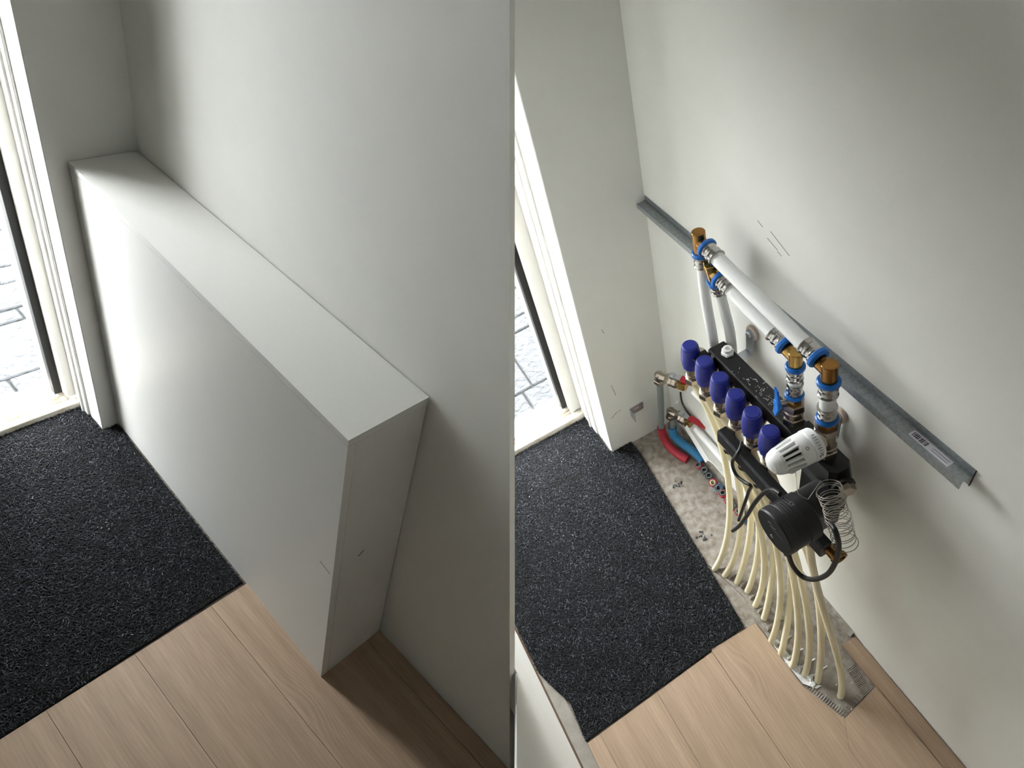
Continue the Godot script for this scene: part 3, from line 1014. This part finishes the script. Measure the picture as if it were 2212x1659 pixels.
func build_pump() -> void:
	var c := P(0.816, 0.766, 0.1605)
	var t := thing("circulation_pump", c, "black round circulation pump with a looped cable on the manifold", "pump")
	var st := begin()
	var f := frame_along(c, P(0, 0, 1))
	lathe(st, [Vector2(0, 0.0), Vector2(0.046, 0.0), Vector2(0.0505, 0.004), Vector2(0.0505, 0.055), Vector2(0.0495, 0.0565), Vector2(0.0495, 0.059), Vector2(0.0515, 0.060), Vector2(0.0515, 0.075), Vector2(0.0495, 0.0785), Vector2(0.046, 0.079), Vector2(0, 0.079)], f, 48)
	var h := part("motor_housing", st, M.black, t)
	# cooling ridges on the top of the housing
	for k in 5:
		st = begin()
		var arc := []
		for i in 15:
			var a := lerpf(0.9, 2.3, i / 14.0)
			arc.append(c + P(cos(a) * 0.0506, sin(a) * 0.0506, 0.028 + 0.006 * k))
		tube(st, arc, 0.0011, 6)
		part("ridge", st, M.matt_black, h)
	st = begin()
	var arc2 := []
	for i in 12:
		var a := lerpf(-0.35, 0.45, i / 11.0)
		arc2.append(c + P(cos(a) * 0.0506, sin(a) * 0.0506, 0.030))
	tube(st, arc2, 0.0016, 6)
	part("groove", st, M.gasket, h)
	# face print: a thin line, small sign and a light
	st = begin()
	var fz := c.z + 0.0792
	box(st, P(c.x - 0.012, c.y + 0.011, fz), P(c.x + 0.026, c.y + 0.0125, fz + 0.0002))
	part("print_line", st, M.silver_print, h)
	st = begin()
	tube(st, [P(c.x - 0.018, c.y + 0.020, fz), P(c.x - 0.010, c.y + 0.024, fz), P(c.x - 0.004, c.y + 0.016, fz), P(c.x + 0.004, c.y + 0.021, fz)], 0.0006, 6)
	part("print_mark", st, M.silver_print, h)
	st = begin()
	lathe(st, [Vector2(0, 0), Vector2(0.0045, 0), Vector2(0.004, 0.001), Vector2(0, 0.0012)], frame_along(P(c.x - 0.004, c.y - 0.022, fz), P(0, 0, 1)), 20)
	part("indicator", st, M.silver_print, h, "small grey indicator button")
	# conformity mark on the housing
	lettering("CE", 0.010, Transform3D(Basis(P(1, 0, 0), P(0, 0.25, -0.97).normalized(), P(0, 0.97, 0.25).normalized()), c + P(-0.012, 0.0507, 0.03)), M.silver_print, h)
	# cable gland and cable
	st = begin()
	cyl(st, c + P(0.020, -0.044, 0.066), c + P(0.026, -0.066, 0.062), 0.009, 0.001, 16)
	part("cable_gland", st, M.matt_black, t)
	st = begin()
	var lp := curve([P(0.841, 0.703, 0.222), P(0.851, 0.648, 0.215), P(0.871, 0.619, 0.205), P(0.894, 0.639, 0.195), P(0.913, 0.693, 0.185), P(0.918, 0.756, 0.178), P(0.914, 0.810, 0.175), P(0.901, 0.845, 0.175), P(0.886, 0.842, 0.170)], 8)
	tube(st, lp, 0.0052, 10)
	part("cable", st, M.cable, t, "black looped cable")


func lettering(text: String, size: float, at: Transform3D, m: Material, parent: Node3D) -> void:
	var tm := TextMesh.new()
	tm.text = text
	tm.font = SystemFont.new()
	tm.font_size = 32
	tm.pixel_size = size / 32.0
	tm.depth = 0.0004
	var o := MeshInstance3D.new()
	o.name = "lettering"
	o.mesh = tm
	tm.material = m
	parent.add_child(o, true)
	o.transform = Transform3D(at.basis, at.origin - org)


func build_thermostat() -> void:
	var a := P(0.752, 0.888, 0.085)
	var d := P(-0.045, 0.0, 1.0).normalized()
	var t := thing("thermostat_head", a, "white ribbed thermostat head with a wire coil, screwed on the right riser", "thermostat")
	var f := frame_along(a, d)
	var st := begin()
	lathe(st, [Vector2(0, 0), Vector2(0.017, 0), Vector2(0.017, 0.016), Vector2(0, 0.016)], f, 32)
	part("union_nut", st, M.sill, t)
	st = begin()
	lathe(st, [Vector2(0, 0.012), Vector2(0.030, 0.012), Vector2(0.0325, 0.015), Vector2(0.0335, 0.030), Vector2(0.0325, 0.033), Vector2(0.031, 0.034), Vector2(0.0315, 0.035), Vector2(0.0325, 0.036), Vector2(0.0322, 0.056), Vector2(0.030, 0.058), Vector2(0, 0.058)], f, 48)
	var b := part("scale_ring", st, M.plastic, t)
	# dark core seen through the slots
	st = begin()
	lathe(st, [Vector2(0.024, 0.056), Vector2(0.020, 0.096), Vector2(0, 0.1)], f, 32)
	part("core", st, M.gasket, t)
	st = begin()
	lathe(st, [Vector2(0.0, 0.092), Vector2(0.0268, 0.092), Vector2(0.0262, 0.098), Vector2(0.0235, 0.106), Vector2(0.018, 0.1125), Vector2(0.010, 0.1165), Vector2(0, 0.118)], f, 40)
	part("dome", st, M.plastic, t)
	for i in 16:
		var an := TAU * (i + 0.5) / 16
		var u := Vector3(cos(an), 0, sin(an))
		var w := Vector3(-sin(an), 0, cos(an))
		st = begin()
		hull(st, [f * (u * 0.022 + w * 0.0025 + P(0, 0.056, 0)), f * (u * 0.0322 + w * 0.0025 + P(0, 0.056, 0)), f * (u * 0.0322 - w * 0.0025 + P(0, 0.056, 0)), f * (u * 0.022 - w * 0.0025 + P(0, 0.056, 0))], [f * (u * 0.018 + w * 0.0024 + P(0, 0.096, 0)), f * (u * 0.0268 + w * 0.0024 + P(0, 0.096, 0)), f * (u * 0.0268 - w * 0.0024 + P(0, 0.096, 0)), f * (u * 0.018 - w * 0.0024 + P(0, 0.096, 0))])
		part("rib", st, M.plastic, t)
	# scale marks: a figure, ticks and a ring mark on the side towards the hall
	var side := (P(0.75, 0.66, 0) - d * d.dot(P(0.75, 0.66, 0))).normalized()
	var across := d.cross(side)
	for k in range(-2, 6):
		var an := k * 0.17
		var u := side * cos(an) + across * sin(an)
		var q := a + u * 0.0337 + d * 0.020
		st = begin()
		tube(st, [q, q + d * (0.008 if k % 2 == 0 else 0.006)], 0.0005, 5)
		part("tick", st, M.ink, b)
	var u2 := side * cos(-0.5) + across * sin(-0.5)
	lettering("2", 0.011, Transform3D(Basis(u2.cross(d) * -1.0, d * -1.0, u2), a + u2 * 0.0338 + d * 0.025), M.ink, b)
	st = begin()
	var u3 := side * cos(0.30) + across * sin(0.30)
	var ringp := []
	for i in 13:
		var an := TAU * i / 12
		ringp.append(a + u3 * 0.0324 + d * (0.046 + 0.003 * cos(an)) + u3.cross(d) * 0.003 * sin(an))
	tube(st, ringp, 0.0005, 5)
	part("ring_mark", st, M.ink, b)
	# sensor housing under the head
	st = begin()
	box(st, P(0.735, 0.838, 0.115), P(0.764, 0.862, 0.165), 0.006)
	part("sensor_neck", st, M.plastic, t)
	# capillary wire: lead, then a loose coil
	st = begin()
	var w := curve([P(0.762, 0.846, 0.150), P(0.790, 0.850, 0.170), P(0.806, 0.846, 0.178), P(0.822, 0.842, 0.170)], 6)
	var c0 := P(0.836, 0.880, 0.140)
	var c1 := P(0.866, 0.820, 0.137)
	var c2 := P(0.896, 0.742, 0.136)
	var turns := 17
	for i in turns * 22 + 1:
		var q := float(i) / (turns * 22)
		var c := c0.lerp(c1, q).lerp(c1.lerp(c2, q), q)
		var ax := ((c1 - c0).lerp(c2 - c1, q)).normalized()
		var s1 := ax.cross(P(0, 0, 1)).normalized()
		var s2 := ax.cross(s1)
		var an := TAU * turns * q
		var rr := 0.0225 + 0.0012 * sin(i * 0.037)
		w.append(c + (s1 * cos(an) + s2 * sin(an)) * rr + P(0.002 * sin(i * 0.11), 0, 0))
	w.append(P(0.905, 0.700, 0.160))
	tube(st, w, 0.0008, 5)
	part("capillary_coil", st, M.steel_wire, t, "fine coiled steel wire")


func build_risers() -> void:
	# right riser on the mixing body, elbow, upper white pipe
	var a := P(0.750, 0.822, 0.068)
	var t := thing("riser", a, "right-hand riser of nickel and white pipe rising from the manifold to a brass elbow", "riser")
	var k := P(-0.020, 0.235, 0).normalized()
	var at := func(h: float) -> Vector3: return a + k * h
	var st := begin()
	hexnut(st, at.call(0.0), at.call(0.022), 0.025)
	lathe(st, [Vector2(0.0, 0.02), Vector2(0.0205, 0.02), Vector2(0.0205, 0.028), Vector2(0.0185, 0.030), Vector2(0.0185, 0.070), Vector2(0.0215, 0.072), Vector2(0.0215, 0.090), Vector2(0, 0.090)], frame_along(a, k), 32)
	hexnut(st, at.call(0.072), at.call(0.088), 0.025)
	cyl(st, at.call(0.052) + P(0, 0, 0.01), at.call(0.052) + P(-0.002, 0, 0.03), 0.0165, 0.001)
	part("valve_body", st, M.nickel, t, "nickel-plated tee valve")
	st = begin()
	hexnut(st, at.call(0.088), at.call(0.106), 0.0175)
	part("union", st, M.copper, t, "brass union")
	press_end(t, at.call(0.111), k, 0.0145)
	st = begin()
	cyl(st, at.call(0.138), at.call(0.192), 0.0145)
	part("short_pipe", st, M.pipe, t)
	press_end(t, at.call(0.215), -k, 0.0145)
	elbow(t, at.call(0.217), at.call(0.243), P(-0.93, 0.10, 0.0), 0.014, M.copper)
	# left riser: ball valve with a blue handle
	a = P(0.655, 0.820, 0.066)
	var t2 := thing("riser", a, "left-hand riser with a blue butterfly ball valve on the manifold", "riser")
	k = P(-0.012, 0.20, 0).normalized()
	st = begin()
	hexnut(st, a, a + k * 0.024, 0.0235)
	lathe(st, [Vector2(0, 0.022), Vector2(0.019, 0.022), Vector2(0.0205, 0.027), Vector2(0.0205, 0.040), Vector2(0.019, 0.044), Vector2(0, 0.044)], frame_along(a, k), 32)
	hexnut(st, a + k * 0.043, a + k * 0.066, 0.0225)
	part("valve_body", st, M.nickel, t2, "nickel-plated ball valve")
	st = begin()
	var hc := P(0.641, 0.890, 0.098)
	var hd := P(-0.25, 0, 0.97).normalized()
	cyl(st, hc - hd * 0.022, hc, 0.006, 0.001, 14)
	part("stem", st, M.nickel, t2)
	st = begin()
	lathe(st, [Vector2(0, -0.004), Vector2(0.0115, -0.004), Vector2(0.0125, -0.002), Vector2(0.0125, 0.004), Vector2(0.0115, 0.005), Vector2(0, 0.005)], frame_along(hc, hd), 20)
	var hw := hd.cross(Vector3.UP).normalized()
	for s in [1.0, -1.0]:
		var n0 := hc + P(0, 0.006 * s, 0)
		var n1 := hc + P(0, (0.052 if s > 0 else 0.030) * s, 0)
		hull(st, [n0 - hw * 0.009 - hd * 0.002, n0 + hw * 0.009 - hd * 0.002, n1 + hw * 0.007 + hd * 0.003, n1 - hw * 0.007 + hd * 0.003], [n0 - hw * 0.009 + hd * 0.003, n0 + hw * 0.009 + hd * 0.003, n1 + hw * 0.006 + hd * 0.007, n1 - hw * 0.006 + hd * 0.007])
	part("handle", st, M.ring_blue, t2, "blue butterfly handle")
	st = begin()
	hexnut(st, a + k * 0.066, a + k * 0.083, 0.0155)
	part("union", st, M.brass, t2, "brass union")
	press_end(t2, a + k * 0.088, k, 0.013)
	st = begin()
	cyl(st, a + k * 0.11, a + k * 0.15, 0.0125)
	part("short_pipe", st, M.pipe, t2)
	press_end(t2, a + k * 0.172, -k, 0.013)
	elbow(t2, a + k * 0.174, a + k * 0.196, P(-0.93, 0.10, 0.0), 0.0125, M.brass)


# a brass elbow from below, turning to the side, with the press ends on both
func elbow(t: Node3D, low: Vector3, corner: Vector3, out: Vector3, r: float, m: Material) -> void:
	var st := begin()
	var k := (corner - low).normalized()
	var o := out.normalized()
	cyl(st, low, corner + k * r * 1.3, r * 1.05, 0.001)
	cyl(st, corner, corner + o * 0.026, r * 1.0, 0.001)
	part("elbow", st, m, t, "brass elbow")


func white_pipe(a: Vector3, b: Vector3, down: Array, r: float, rv: float, m: Material, label: String) -> void:
	# horizontal run from the elbow at the riser (a) to the far elbow (b), then down
	var t := thing("white_pipe", down[down.size() - 1], label, "pipe")
	var d := (b - a).normalized()
	press_end(t, a, d, r)
	press_end(t, b, -d, r)
	var st := begin()
	tube(st, [a + d * 0.02, b - d * 0.02], r, 24)
	part("run", st, M.pipe, t)
	var c: Vector3 = b + d * 0.026
	st = begin()
	cyl(st, b - d * 0.004, c + d * 0.002, r * 0.85, 0.001)
	var k: Vector3 = (down[0] - c).normalized()
	cyl(st, c - k * 0.024, c + k * 0.032, r * 0.95, 0.001)
	part("elbow", st, m, t, "brass elbow")
	press_end(t, c + k * 0.034, k, rv * 1.08)
	var path := [c + k * 0.05]
	path.append_array(down)
	st = begin()
	tube(st, curve(path, 6), rv, 20)
	part("drop", st, M.pipe, t)


func build_pipes() -> void:
	white_pipe(P(0.701, 1.075, 0.069), P(0.372, 1.111, 0.070), [P(0.353, 0.94, 0.066), P(0.363, 0.80, 0.058), P(0.364, 0.50, 0.040), P(0.350, 0.425, 0.024), P(0.300, 0.41, 0.020), P(0.205, 0.41, 0.026)], 0.0150, 0.0122, M.copper, "upper white pipe running from the right-hand riser to the red-handled upper valve")
	white_pipe(P(0.613, 1.026, 0.066), P(0.412, 1.052, 0.068), [P(0.388, 0.92, 0.042), P(0.392, 0.80, 0.028), P(0.404, 0.50, 0.022), P(0.410, 0.30, 0.016), P(0.400, 0.195, 0.016), P(0.360, 0.18, 0.016), P(0.185, 0.18, 0.018)], 0.0142, 0.0118, M.brass, "lower white pipe running from the left-hand riser to the lower valve")


func shut_off(a: Vector3, b: Vector3, sleeve: Material, floor_path: Array, label: String, pipe_label: String) -> void:
	# elbow over the rising pipe at a, ball valve towards b
	var t := thing("shut_off_valve", a, label, "valve")
	var d := (b - a).normalized()
	var l := (b - a).length()
	var st := begin()
	hexnut(st, a + P(0, -0.034, 0), a + P(0, -0.016, 0), 0.0185)
	cyl(st, a + P(0, -0.02, 0), a + P(0, 0.010, 0), 0.0135, 0.003)
	cyl(st, a + d * -0.006, a + d * 0.028, 0.0135, 0.002)
	hexnut(st, a + d * 0.024, a + d * 0.036, 0.018)
	part("elbow", st, M.nickel, t)
	st = begin()
	lathe(st, [Vector2(0, 0.034), Vector2(0.0165, 0.034), Vector2(0.020, 0.040), Vector2(0.020, 0.048), Vector2(0.0185, 0.049), Vector2(0.0185, 0.051), Vector2(0.020, 0.052), Vector2(0.020, 0.062), Vector2(0.017, 0.068), Vector2(0, 0.068)], frame_along(a, d), 28)
	part("valve_body", st, M.nickel, t)
	st = begin()
	hexnut(st, a + d * 0.066, a + d * (l + 0.004), 0.0195)
	part("union_nut", st, M.brass, t, "brass nut")
	st = begin()
	var s := a + d * 0.050
	cyl(st, s, s + P(0, 0.030, 0), 0.005, 0.001, 12)
	hexnut(st, s + P(0, 0.026, 0), s + P(0, 0.034, 0), 0.008)
	part("stem", st, M.zinc, t)
	st = begin()
	var w := d.cross(Vector3.UP).normalized() * 0.009
	hull(st, [s + P(0, 0.024, 0) - d * 0.012 + w, s + P(0, 0.024, 0) - d * 0.012 - w, s + P(0, 0.024, 0) + d * 0.028 - w, s + P(0, 0.024, 0) + d * 0.028 + w], [s + P(0, 0.027, 0) - d * 0.012 + w, s + P(0, 0.027, 0) - d * 0.012 - w, s + P(0, 0.027, 0) + d * 0.028 - w, s + P(0, 0.027, 0) + d * 0.028 + w])
	part("lever_plate", st, M.zinc, t)
	st = begin()
	var q := s + P(0, 0.0225, 0) + d * 0.026
	hull(st, [q + w * 1.1, q - w * 1.1, q + d * 0.062 - w * 0.9 + P(0, -0.004, 0), q + d * 0.062 + w * 0.9 + P(0, -0.004, 0)], [q + w * 1.1 + P(0, 0.007, 0), q - w * 1.1 + P(0, 0.007, 0), q + d * 0.062 - w * 0.9 + P(0, 0.003, 0), q + d * 0.062 + w * 0.9 + P(0, 0.003, 0)])
	part("lever", st, M.red, t, "red lever")
	# the rising pipe with its coloured sleeve
	var pt := thing("rising_pipe", floor_path[floor_path.size() - 1], pipe_label, "pipe")
	st = begin()
	tube(st, curve([a + P(0, -0.03, 0), floor_path[0], floor_path[1]], 6), 0.0105, 18)
	part("grey_pipe", st, M.grey_pipe, pt)
	st = begin()
	var sl := floor_path.slice(1)
	tube(st, curve(sl, 8), 0.0145, 20)
	part("sleeve", st, sleeve, pt, "coloured plastic sleeve")


func build_shut_offs() -> void:
	shut_off(P(0.094, 0.412, 0.077), P(0.172, 0.411, 0.034), M.sleeve_red, [P(0.083, 0.25, 0.079), P(0.068, 0.105, 0.082), P(0.072, 0.060, 0.082), P(0.098, 0.026, 0.080), P(0.140, 0.016, 0.070), P(0.176, 0.013, 0.056)], "upper nickel shut-off valve with red lever left of the manifold", "grey pipe in a red sleeve rising from the screed")
	shut_off(P(0.080, 0.182, 0.046), P(0.156, 0.181, 0.018), M.sleeve_blue, [P(0.085, 0.13, 0.046), P(0.084, 0.095, 0.048), P(0.092, 0.056, 0.050), P(0.120, 0.034, 0.040), P(0.160, 0.024, 0.026), P(0.208, 0.016, 0.016)], "lower nickel shut-off valve with red lever above the blue sleeve", "grey pipe in a blue sleeve rising from the screed")


func build_stubs() -> void:
	var looks := [["red", M.sleeve_red], ["grey", M.dark_ring], ["dark grey", M.dark_ring], ["red and yellow", M.sleeve_red], ["blue", M.sleeve_blue], ["red", M.sleeve_red], ["red", M.sleeve_red], ["grey", M.dark_ring], ["red", M.sleeve_red], ["blue", M.sleeve_blue]]
	var where := ["beside the blue sleeve", "next to the first red one", "third from the blue sleeve", "with a yellow core", "fifth from the blue sleeve", "sixth from the blue sleeve", "seventh from the blue sleeve", "eighth from the blue sleeve", "ninth from the blue sleeve", "last of the row"]
	var r := RandomNumberGenerator.new()
	r.seed = 4
	for i in 10:
		var q := i / 9.0
		var at := P(lerpf(0.212, 0.450, q), 0, 0.030 + r.randf_range(-0.003, 0.003))
		var t := thing("pipe_stub", at, "cut-off %s pipe stub in the screed, %s" % [looks[i][0], where[i]], "pipe stub", "row of cut-off pipe stubs in the screed")
		var f := frame_along(at + P(0, -0.004, 0), P(r.randf_range(-0.1, 0.25), 1, r.randf_range(0.1, 0.4)))
		var st := begin()
		lathe(st, [Vector2(0.0138, 0), Vector2(0.0138, 0.010), Vector2(0.0127, 0.011), Vector2(0.0138, 0.012), Vector2(0.0138, 0.016), Vector2(0.0116, 0.0165), Vector2(0.0110, 0.006)], f, 20)
		part("sleeve", st, looks[i][1], t)
		st = begin()
		lathe(st, [Vector2(0.0094, 0), Vector2(0.0094, 0.019), Vector2(0.0072, 0.0195), Vector2(0.0068, 0.004), Vector2(0, 0.004)], f, 20)
		part("core", st, M.hose if i == 3 else M.grey_pipe, t)


func build_floor_bits() -> void:
	# mortar ridges left between the hose channels, and the plaster splashes at their feet
	var ends := [P(0.538, 0, 0.205), P(0.570, 0, 0.192), P(0.608, 0, 0.178), P(0.645, 0, 0.168), P(0.691, 0, 0.174), P(0.734, 0, 0.177), P(0.796, 0, 0.195), P(0.837, 0, 0.196), P(0.879, 0, 0.19), P(0.910, 0, 0.177), P(0.941, 0, 0.161)]
	var g: Node3D = open_floor
	org = Vector3.ZERO
	for i in ends.size() - 1:
		var a: Vector3 = ends[i]
		var b: Vector3 = ends[i + 1]
		var c := a.lerp(b, 0.5)
		var d := P(-0.004, 0, -0.055)
		var w := (b - a) * 0.10
		var st := begin()
		var hgt := 0.014 + 0.004 * (i % 3)
		var lo := [c + d - w * 0.5, c + d + w * 0.5, c + w + P(0, 0, 0.006), c - w + P(0, 0, 0.006)]
		var hi := [c + d * 0.85 - w * 0.1 + P(0, 0.003, 0), c + d * 0.85 + w * 0.1 + P(0, 0.003, 0), c + w * 0.55 + P(0, hgt, 0), c - w * 0.55 + P(0, hgt, 0)]
		hull(st, lo, hi)
		part("mortar_ridge", st, M.plaster if i >= 7 else M.mortar, g)
	# raised edge of the channels towards the mat and boards
	var e := [P(0.52, 0, 0.214), P(0.60, 0, 0.196), P(0.655, 0, 0.186), P(0.735, 0, 0.202), P(0.80, 0, 0.2025), P(0.88, 0, 0.2025), P(0.928, 0, 0.200), P(0.955, 0, 0.178)]
	for i in e.size() - 1:
		var a: Vector3 = e[i]
		var b: Vector3 = e[i + 1]
		var st := begin()
		hull(st, [a, b, b + P(0, 0, -0.022), a + P(0, 0, -0.022)], [a + P(0, 0.007, 0), b + P(0, 0.007, 0), b + P(0, 0.004, -0.013), a + P(0, 0.004, -0.013)])
		part("mortar_edge", st, M.plaster if i >= 4 else M.mortar, g)
	for e3 in [[P(0.893, 0, 0.186), 0.011], [P(0.925, 0, 0.172), 0.013], [P(0.942, 0, 0.178), 0.010], [P(0.868, 0, 0.196), 0.009]]:
		var q: Vector3 = e3[0]
		var h: float = e3[1]
		var lp := []
		var up := []
		for i in 9:
			var an := TAU * i / 9
			var rr := 0.012 + 0.003 * sin(i * 2.3)
			lp.append(q + P(cos(an) * rr, 0, sin(an) * rr))
			up.append(q + P(cos(an) * rr * 0.5, h, sin(an) * rr * 0.5))
		var s3 := begin()
		hull(s3, lp, up)
		part("plaster_splash", s3, M.plaster, g, "white plaster splash")
	# combed tile adhesive left where the boards stop
	var ad := thing("adhesive_patch", P(0.99, 0, 0.13), "grey patch of combed adhesive around the last hose", "adhesive")
	var st := begin()
	slab(st, [P(0.930, 0, 0.2035), P(1.044, 0, 0.1675), P(1.020, 0, 0.052), P(0.935, 0, 0.075), P(0.925, 0, 0.15)], P(0, 0.002, 0))
	part("film", st, M.adhesive, ad)
	st = begin()
	for i in 17:
		var q := i / 16.0
		var a := P(0.950, 0.002, 0.052).lerp(P(1.021, 0.002, 0.062), q)
		tube(st, curve([a, a + P(0.004, 0.0004, 0.013), a + P(0.004, 0, 0.027)], 3), 0.0017, 6)
	for i in 16:
		var q := i / 15.0
		var a := P(0.942, 0.002, 0.197).lerp(P(1.036, 0.002, 0.168), q)
		tube(st, [a, a + P(-0.004, 0, -0.014)], 0.0017, 6)
	for i in 9:
		var q := i / 8.0
		var a := P(1.040, 0.002, 0.160).lerp(P(1.022, 0.002, 0.075), q)
		tube(st, [a, a + P(-0.013, 0, 0.004)], 0.0017, 6)
	var cb := part("comb_ridges", st, M.adhesive, ad)
	cb.set_meta("kind", "stuff")
	st = begin()
	var r := RandomNumberGenerator.new()
	r.seed = 6
	for i in 26:
		var q := P(r.randf_range(0.96, 1.05), 0.0024, r.randf_range(0.06, 0.17))
		box(st, q - P(1, 0.3, 1) * 0.0009, q + P(1.4, 0.6, 1) * 0.0009 * r.randf_range(0.6, 1.6))
	var cr := part("crumbs", st, M.plastic, ad, "white crumbs of plaster")
	cr.set_meta("kind", "stuff")
	# foot of the wall: rough fillet of render
	org = P(0.3, 0, 0)
	st = begin()
	hull(st, [P(0.0, 0, 0.0), P(0.89, 0, 0.0), P(0.89, 0, 0.012), P(0.0, 0, 0.016)], [P(0.0, 0.024, 0.0), P(0.89, 0.02, 0.0), P(0.89, 0.014, 0.006), P(0.0, 0.016, 0.008)])
	single("render_fillet", st, M.mortar, "rough pale render along the wall foot behind the stubs", "render")
	# loose grey plate leaning by the lower valve
	org = P(0.2, 0.1, 0.02)
	st = begin()
	hull(st, [P(0.150, 0.165, 0.040), P(0.158, 0.185, 0.036), P(0.276, 0.135, 0.036), P(0.262, 0.095, 0.040)], [P(0.150, 0.165, 0.0385), P(0.158, 0.185, 0.0345), P(0.276, 0.135, 0.0345), P(0.262, 0.095, 0.0385)])
	single("cover_strip", st, M.pipe, "thin pale plastic strip leaning below the lower valve", "strip")
	# debris holes
	for s in [[P(0.235, 0, 0.125), 2], [P(0.43, 0, 0.175), 3]]:
		org = s[0]
		st = begin()
		r.seed = s[1]
		for i in 12:
			var q: Vector3 = s[0] + P(r.randfn() * 0.010, 0.001, r.randfn() * 0.010)
			var h := r.randf_range(0.0015, 0.004)
			hull(st, [q + P(-h, 0, -h), q + P(h, 0, -h * 0.7), q + P(h * 0.7, 0, h), q + P(-h, 0, h * 0.8)], [q + P(-h * 0.4, h, -h * 0.3), q + P(h * 0.5, h * 0.8, -h * 0.3), q + P(h * 0.3, h * 1.1, h * 0.4), q + P(-h * 0.4, h * 0.9, h * 0.3)])
		var o := single("rubble", st, M.dark_ring, ["", "", "heap of dark crumbs on the screed near the red sleeve", "heap of dark crumbs on the screed near the first hose"][s[1]], "rubble")
		o.set_meta("kind", "stuff")


func build_cables() -> void:
	var a := P(0.50, 0.1, 0.15)
	org = P(0.56, 0.30, 0.155)
	var st := begin()
	var c := curve([P(0.772, 0.809, 0.192), P(0.749, 0.792, 0.192), P(0.720, 0.730, 0.190), P(0.691, 0.639, 0.187), P(0.658, 0.519, 0.182), P(0.626, 0.412, 0.178), P(0.588, 0.309, 0.172)], 8)
	tube(st, c, 0.0050, 12)
	single("black_cable", st, M.cable, "thick black cable hanging from the pump over the lower bar", "cable")
	org = P(0.56, 0.40, 0.16)
	st = begin()
	c = curve([P(0.576, 0.698, 0.135), P(0.590, 0.700, 0.152), P(0.594, 0.690, 0.165), P(0.586, 0.661, 0.168), P(0.585, 0.625, 0.166), P(0.598, 0.608, 0.165), P(0.619, 0.610, 0.163), P(0.640, 0.614, 0.158), P(0.627, 0.561, 0.154), P(0.603, 0.436, 0.152), P(0.584, 0.341, 0.150)], 8)
	tube(st, c, 0.0042, 12)
	single("black_cable", st, M.cable, "thin black cable hanging over the far end of the lower bar", "cable")


func build_loose_wires() -> void:
	org = P(0.21, 0.30, 0.035)
	var st := begin()
	tube(st, curve([P(0.170, 0.388, 0.052), P(0.176, 0.350, 0.054), P(0.190, 0.315, 0.050), P(0.205, 0.300, 0.046)], 6), 0.0028, 8)
	single("black_cable", st, M.cable, "short black cable end below the upper shut-off valve", "cable")
	org = P(0.29, 0.13, 0.03)
	st = begin()
	tube(st, curve([P(0.262, 0.118, 0.042), P(0.285, 0.140, 0.040), P(0.312, 0.142, 0.036), P(0.335, 0.135, 0.030)], 6), 0.0020, 8)
	single("grey_wire", st, M.pipe, "thin pale wire running from the leaning plastic strip", "wire")


func _ready() -> void:
	rng.seed = 20
	set_view()
	make_materials()
	build_shell()
	build_cover()
	room = Transform3D()
	build_rail()
	build_angle_bracket()
	wall_bracket(0.437, 0.862, 0.045, "zinc strap bracket on the wall behind the manifold's bleed plug")
	wall_bracket(0.712, 0.858, 0.045, "zinc strap bracket on the wall behind the right-hand riser")
	build_manifold()
	build_hoses()
	build_pump()
	build_risers()
	build_thermostat()
	build_pipes()
	build_shut_offs()
	build_stubs()
	build_floor_bits()
	build_cables()
	build_loose_wires()
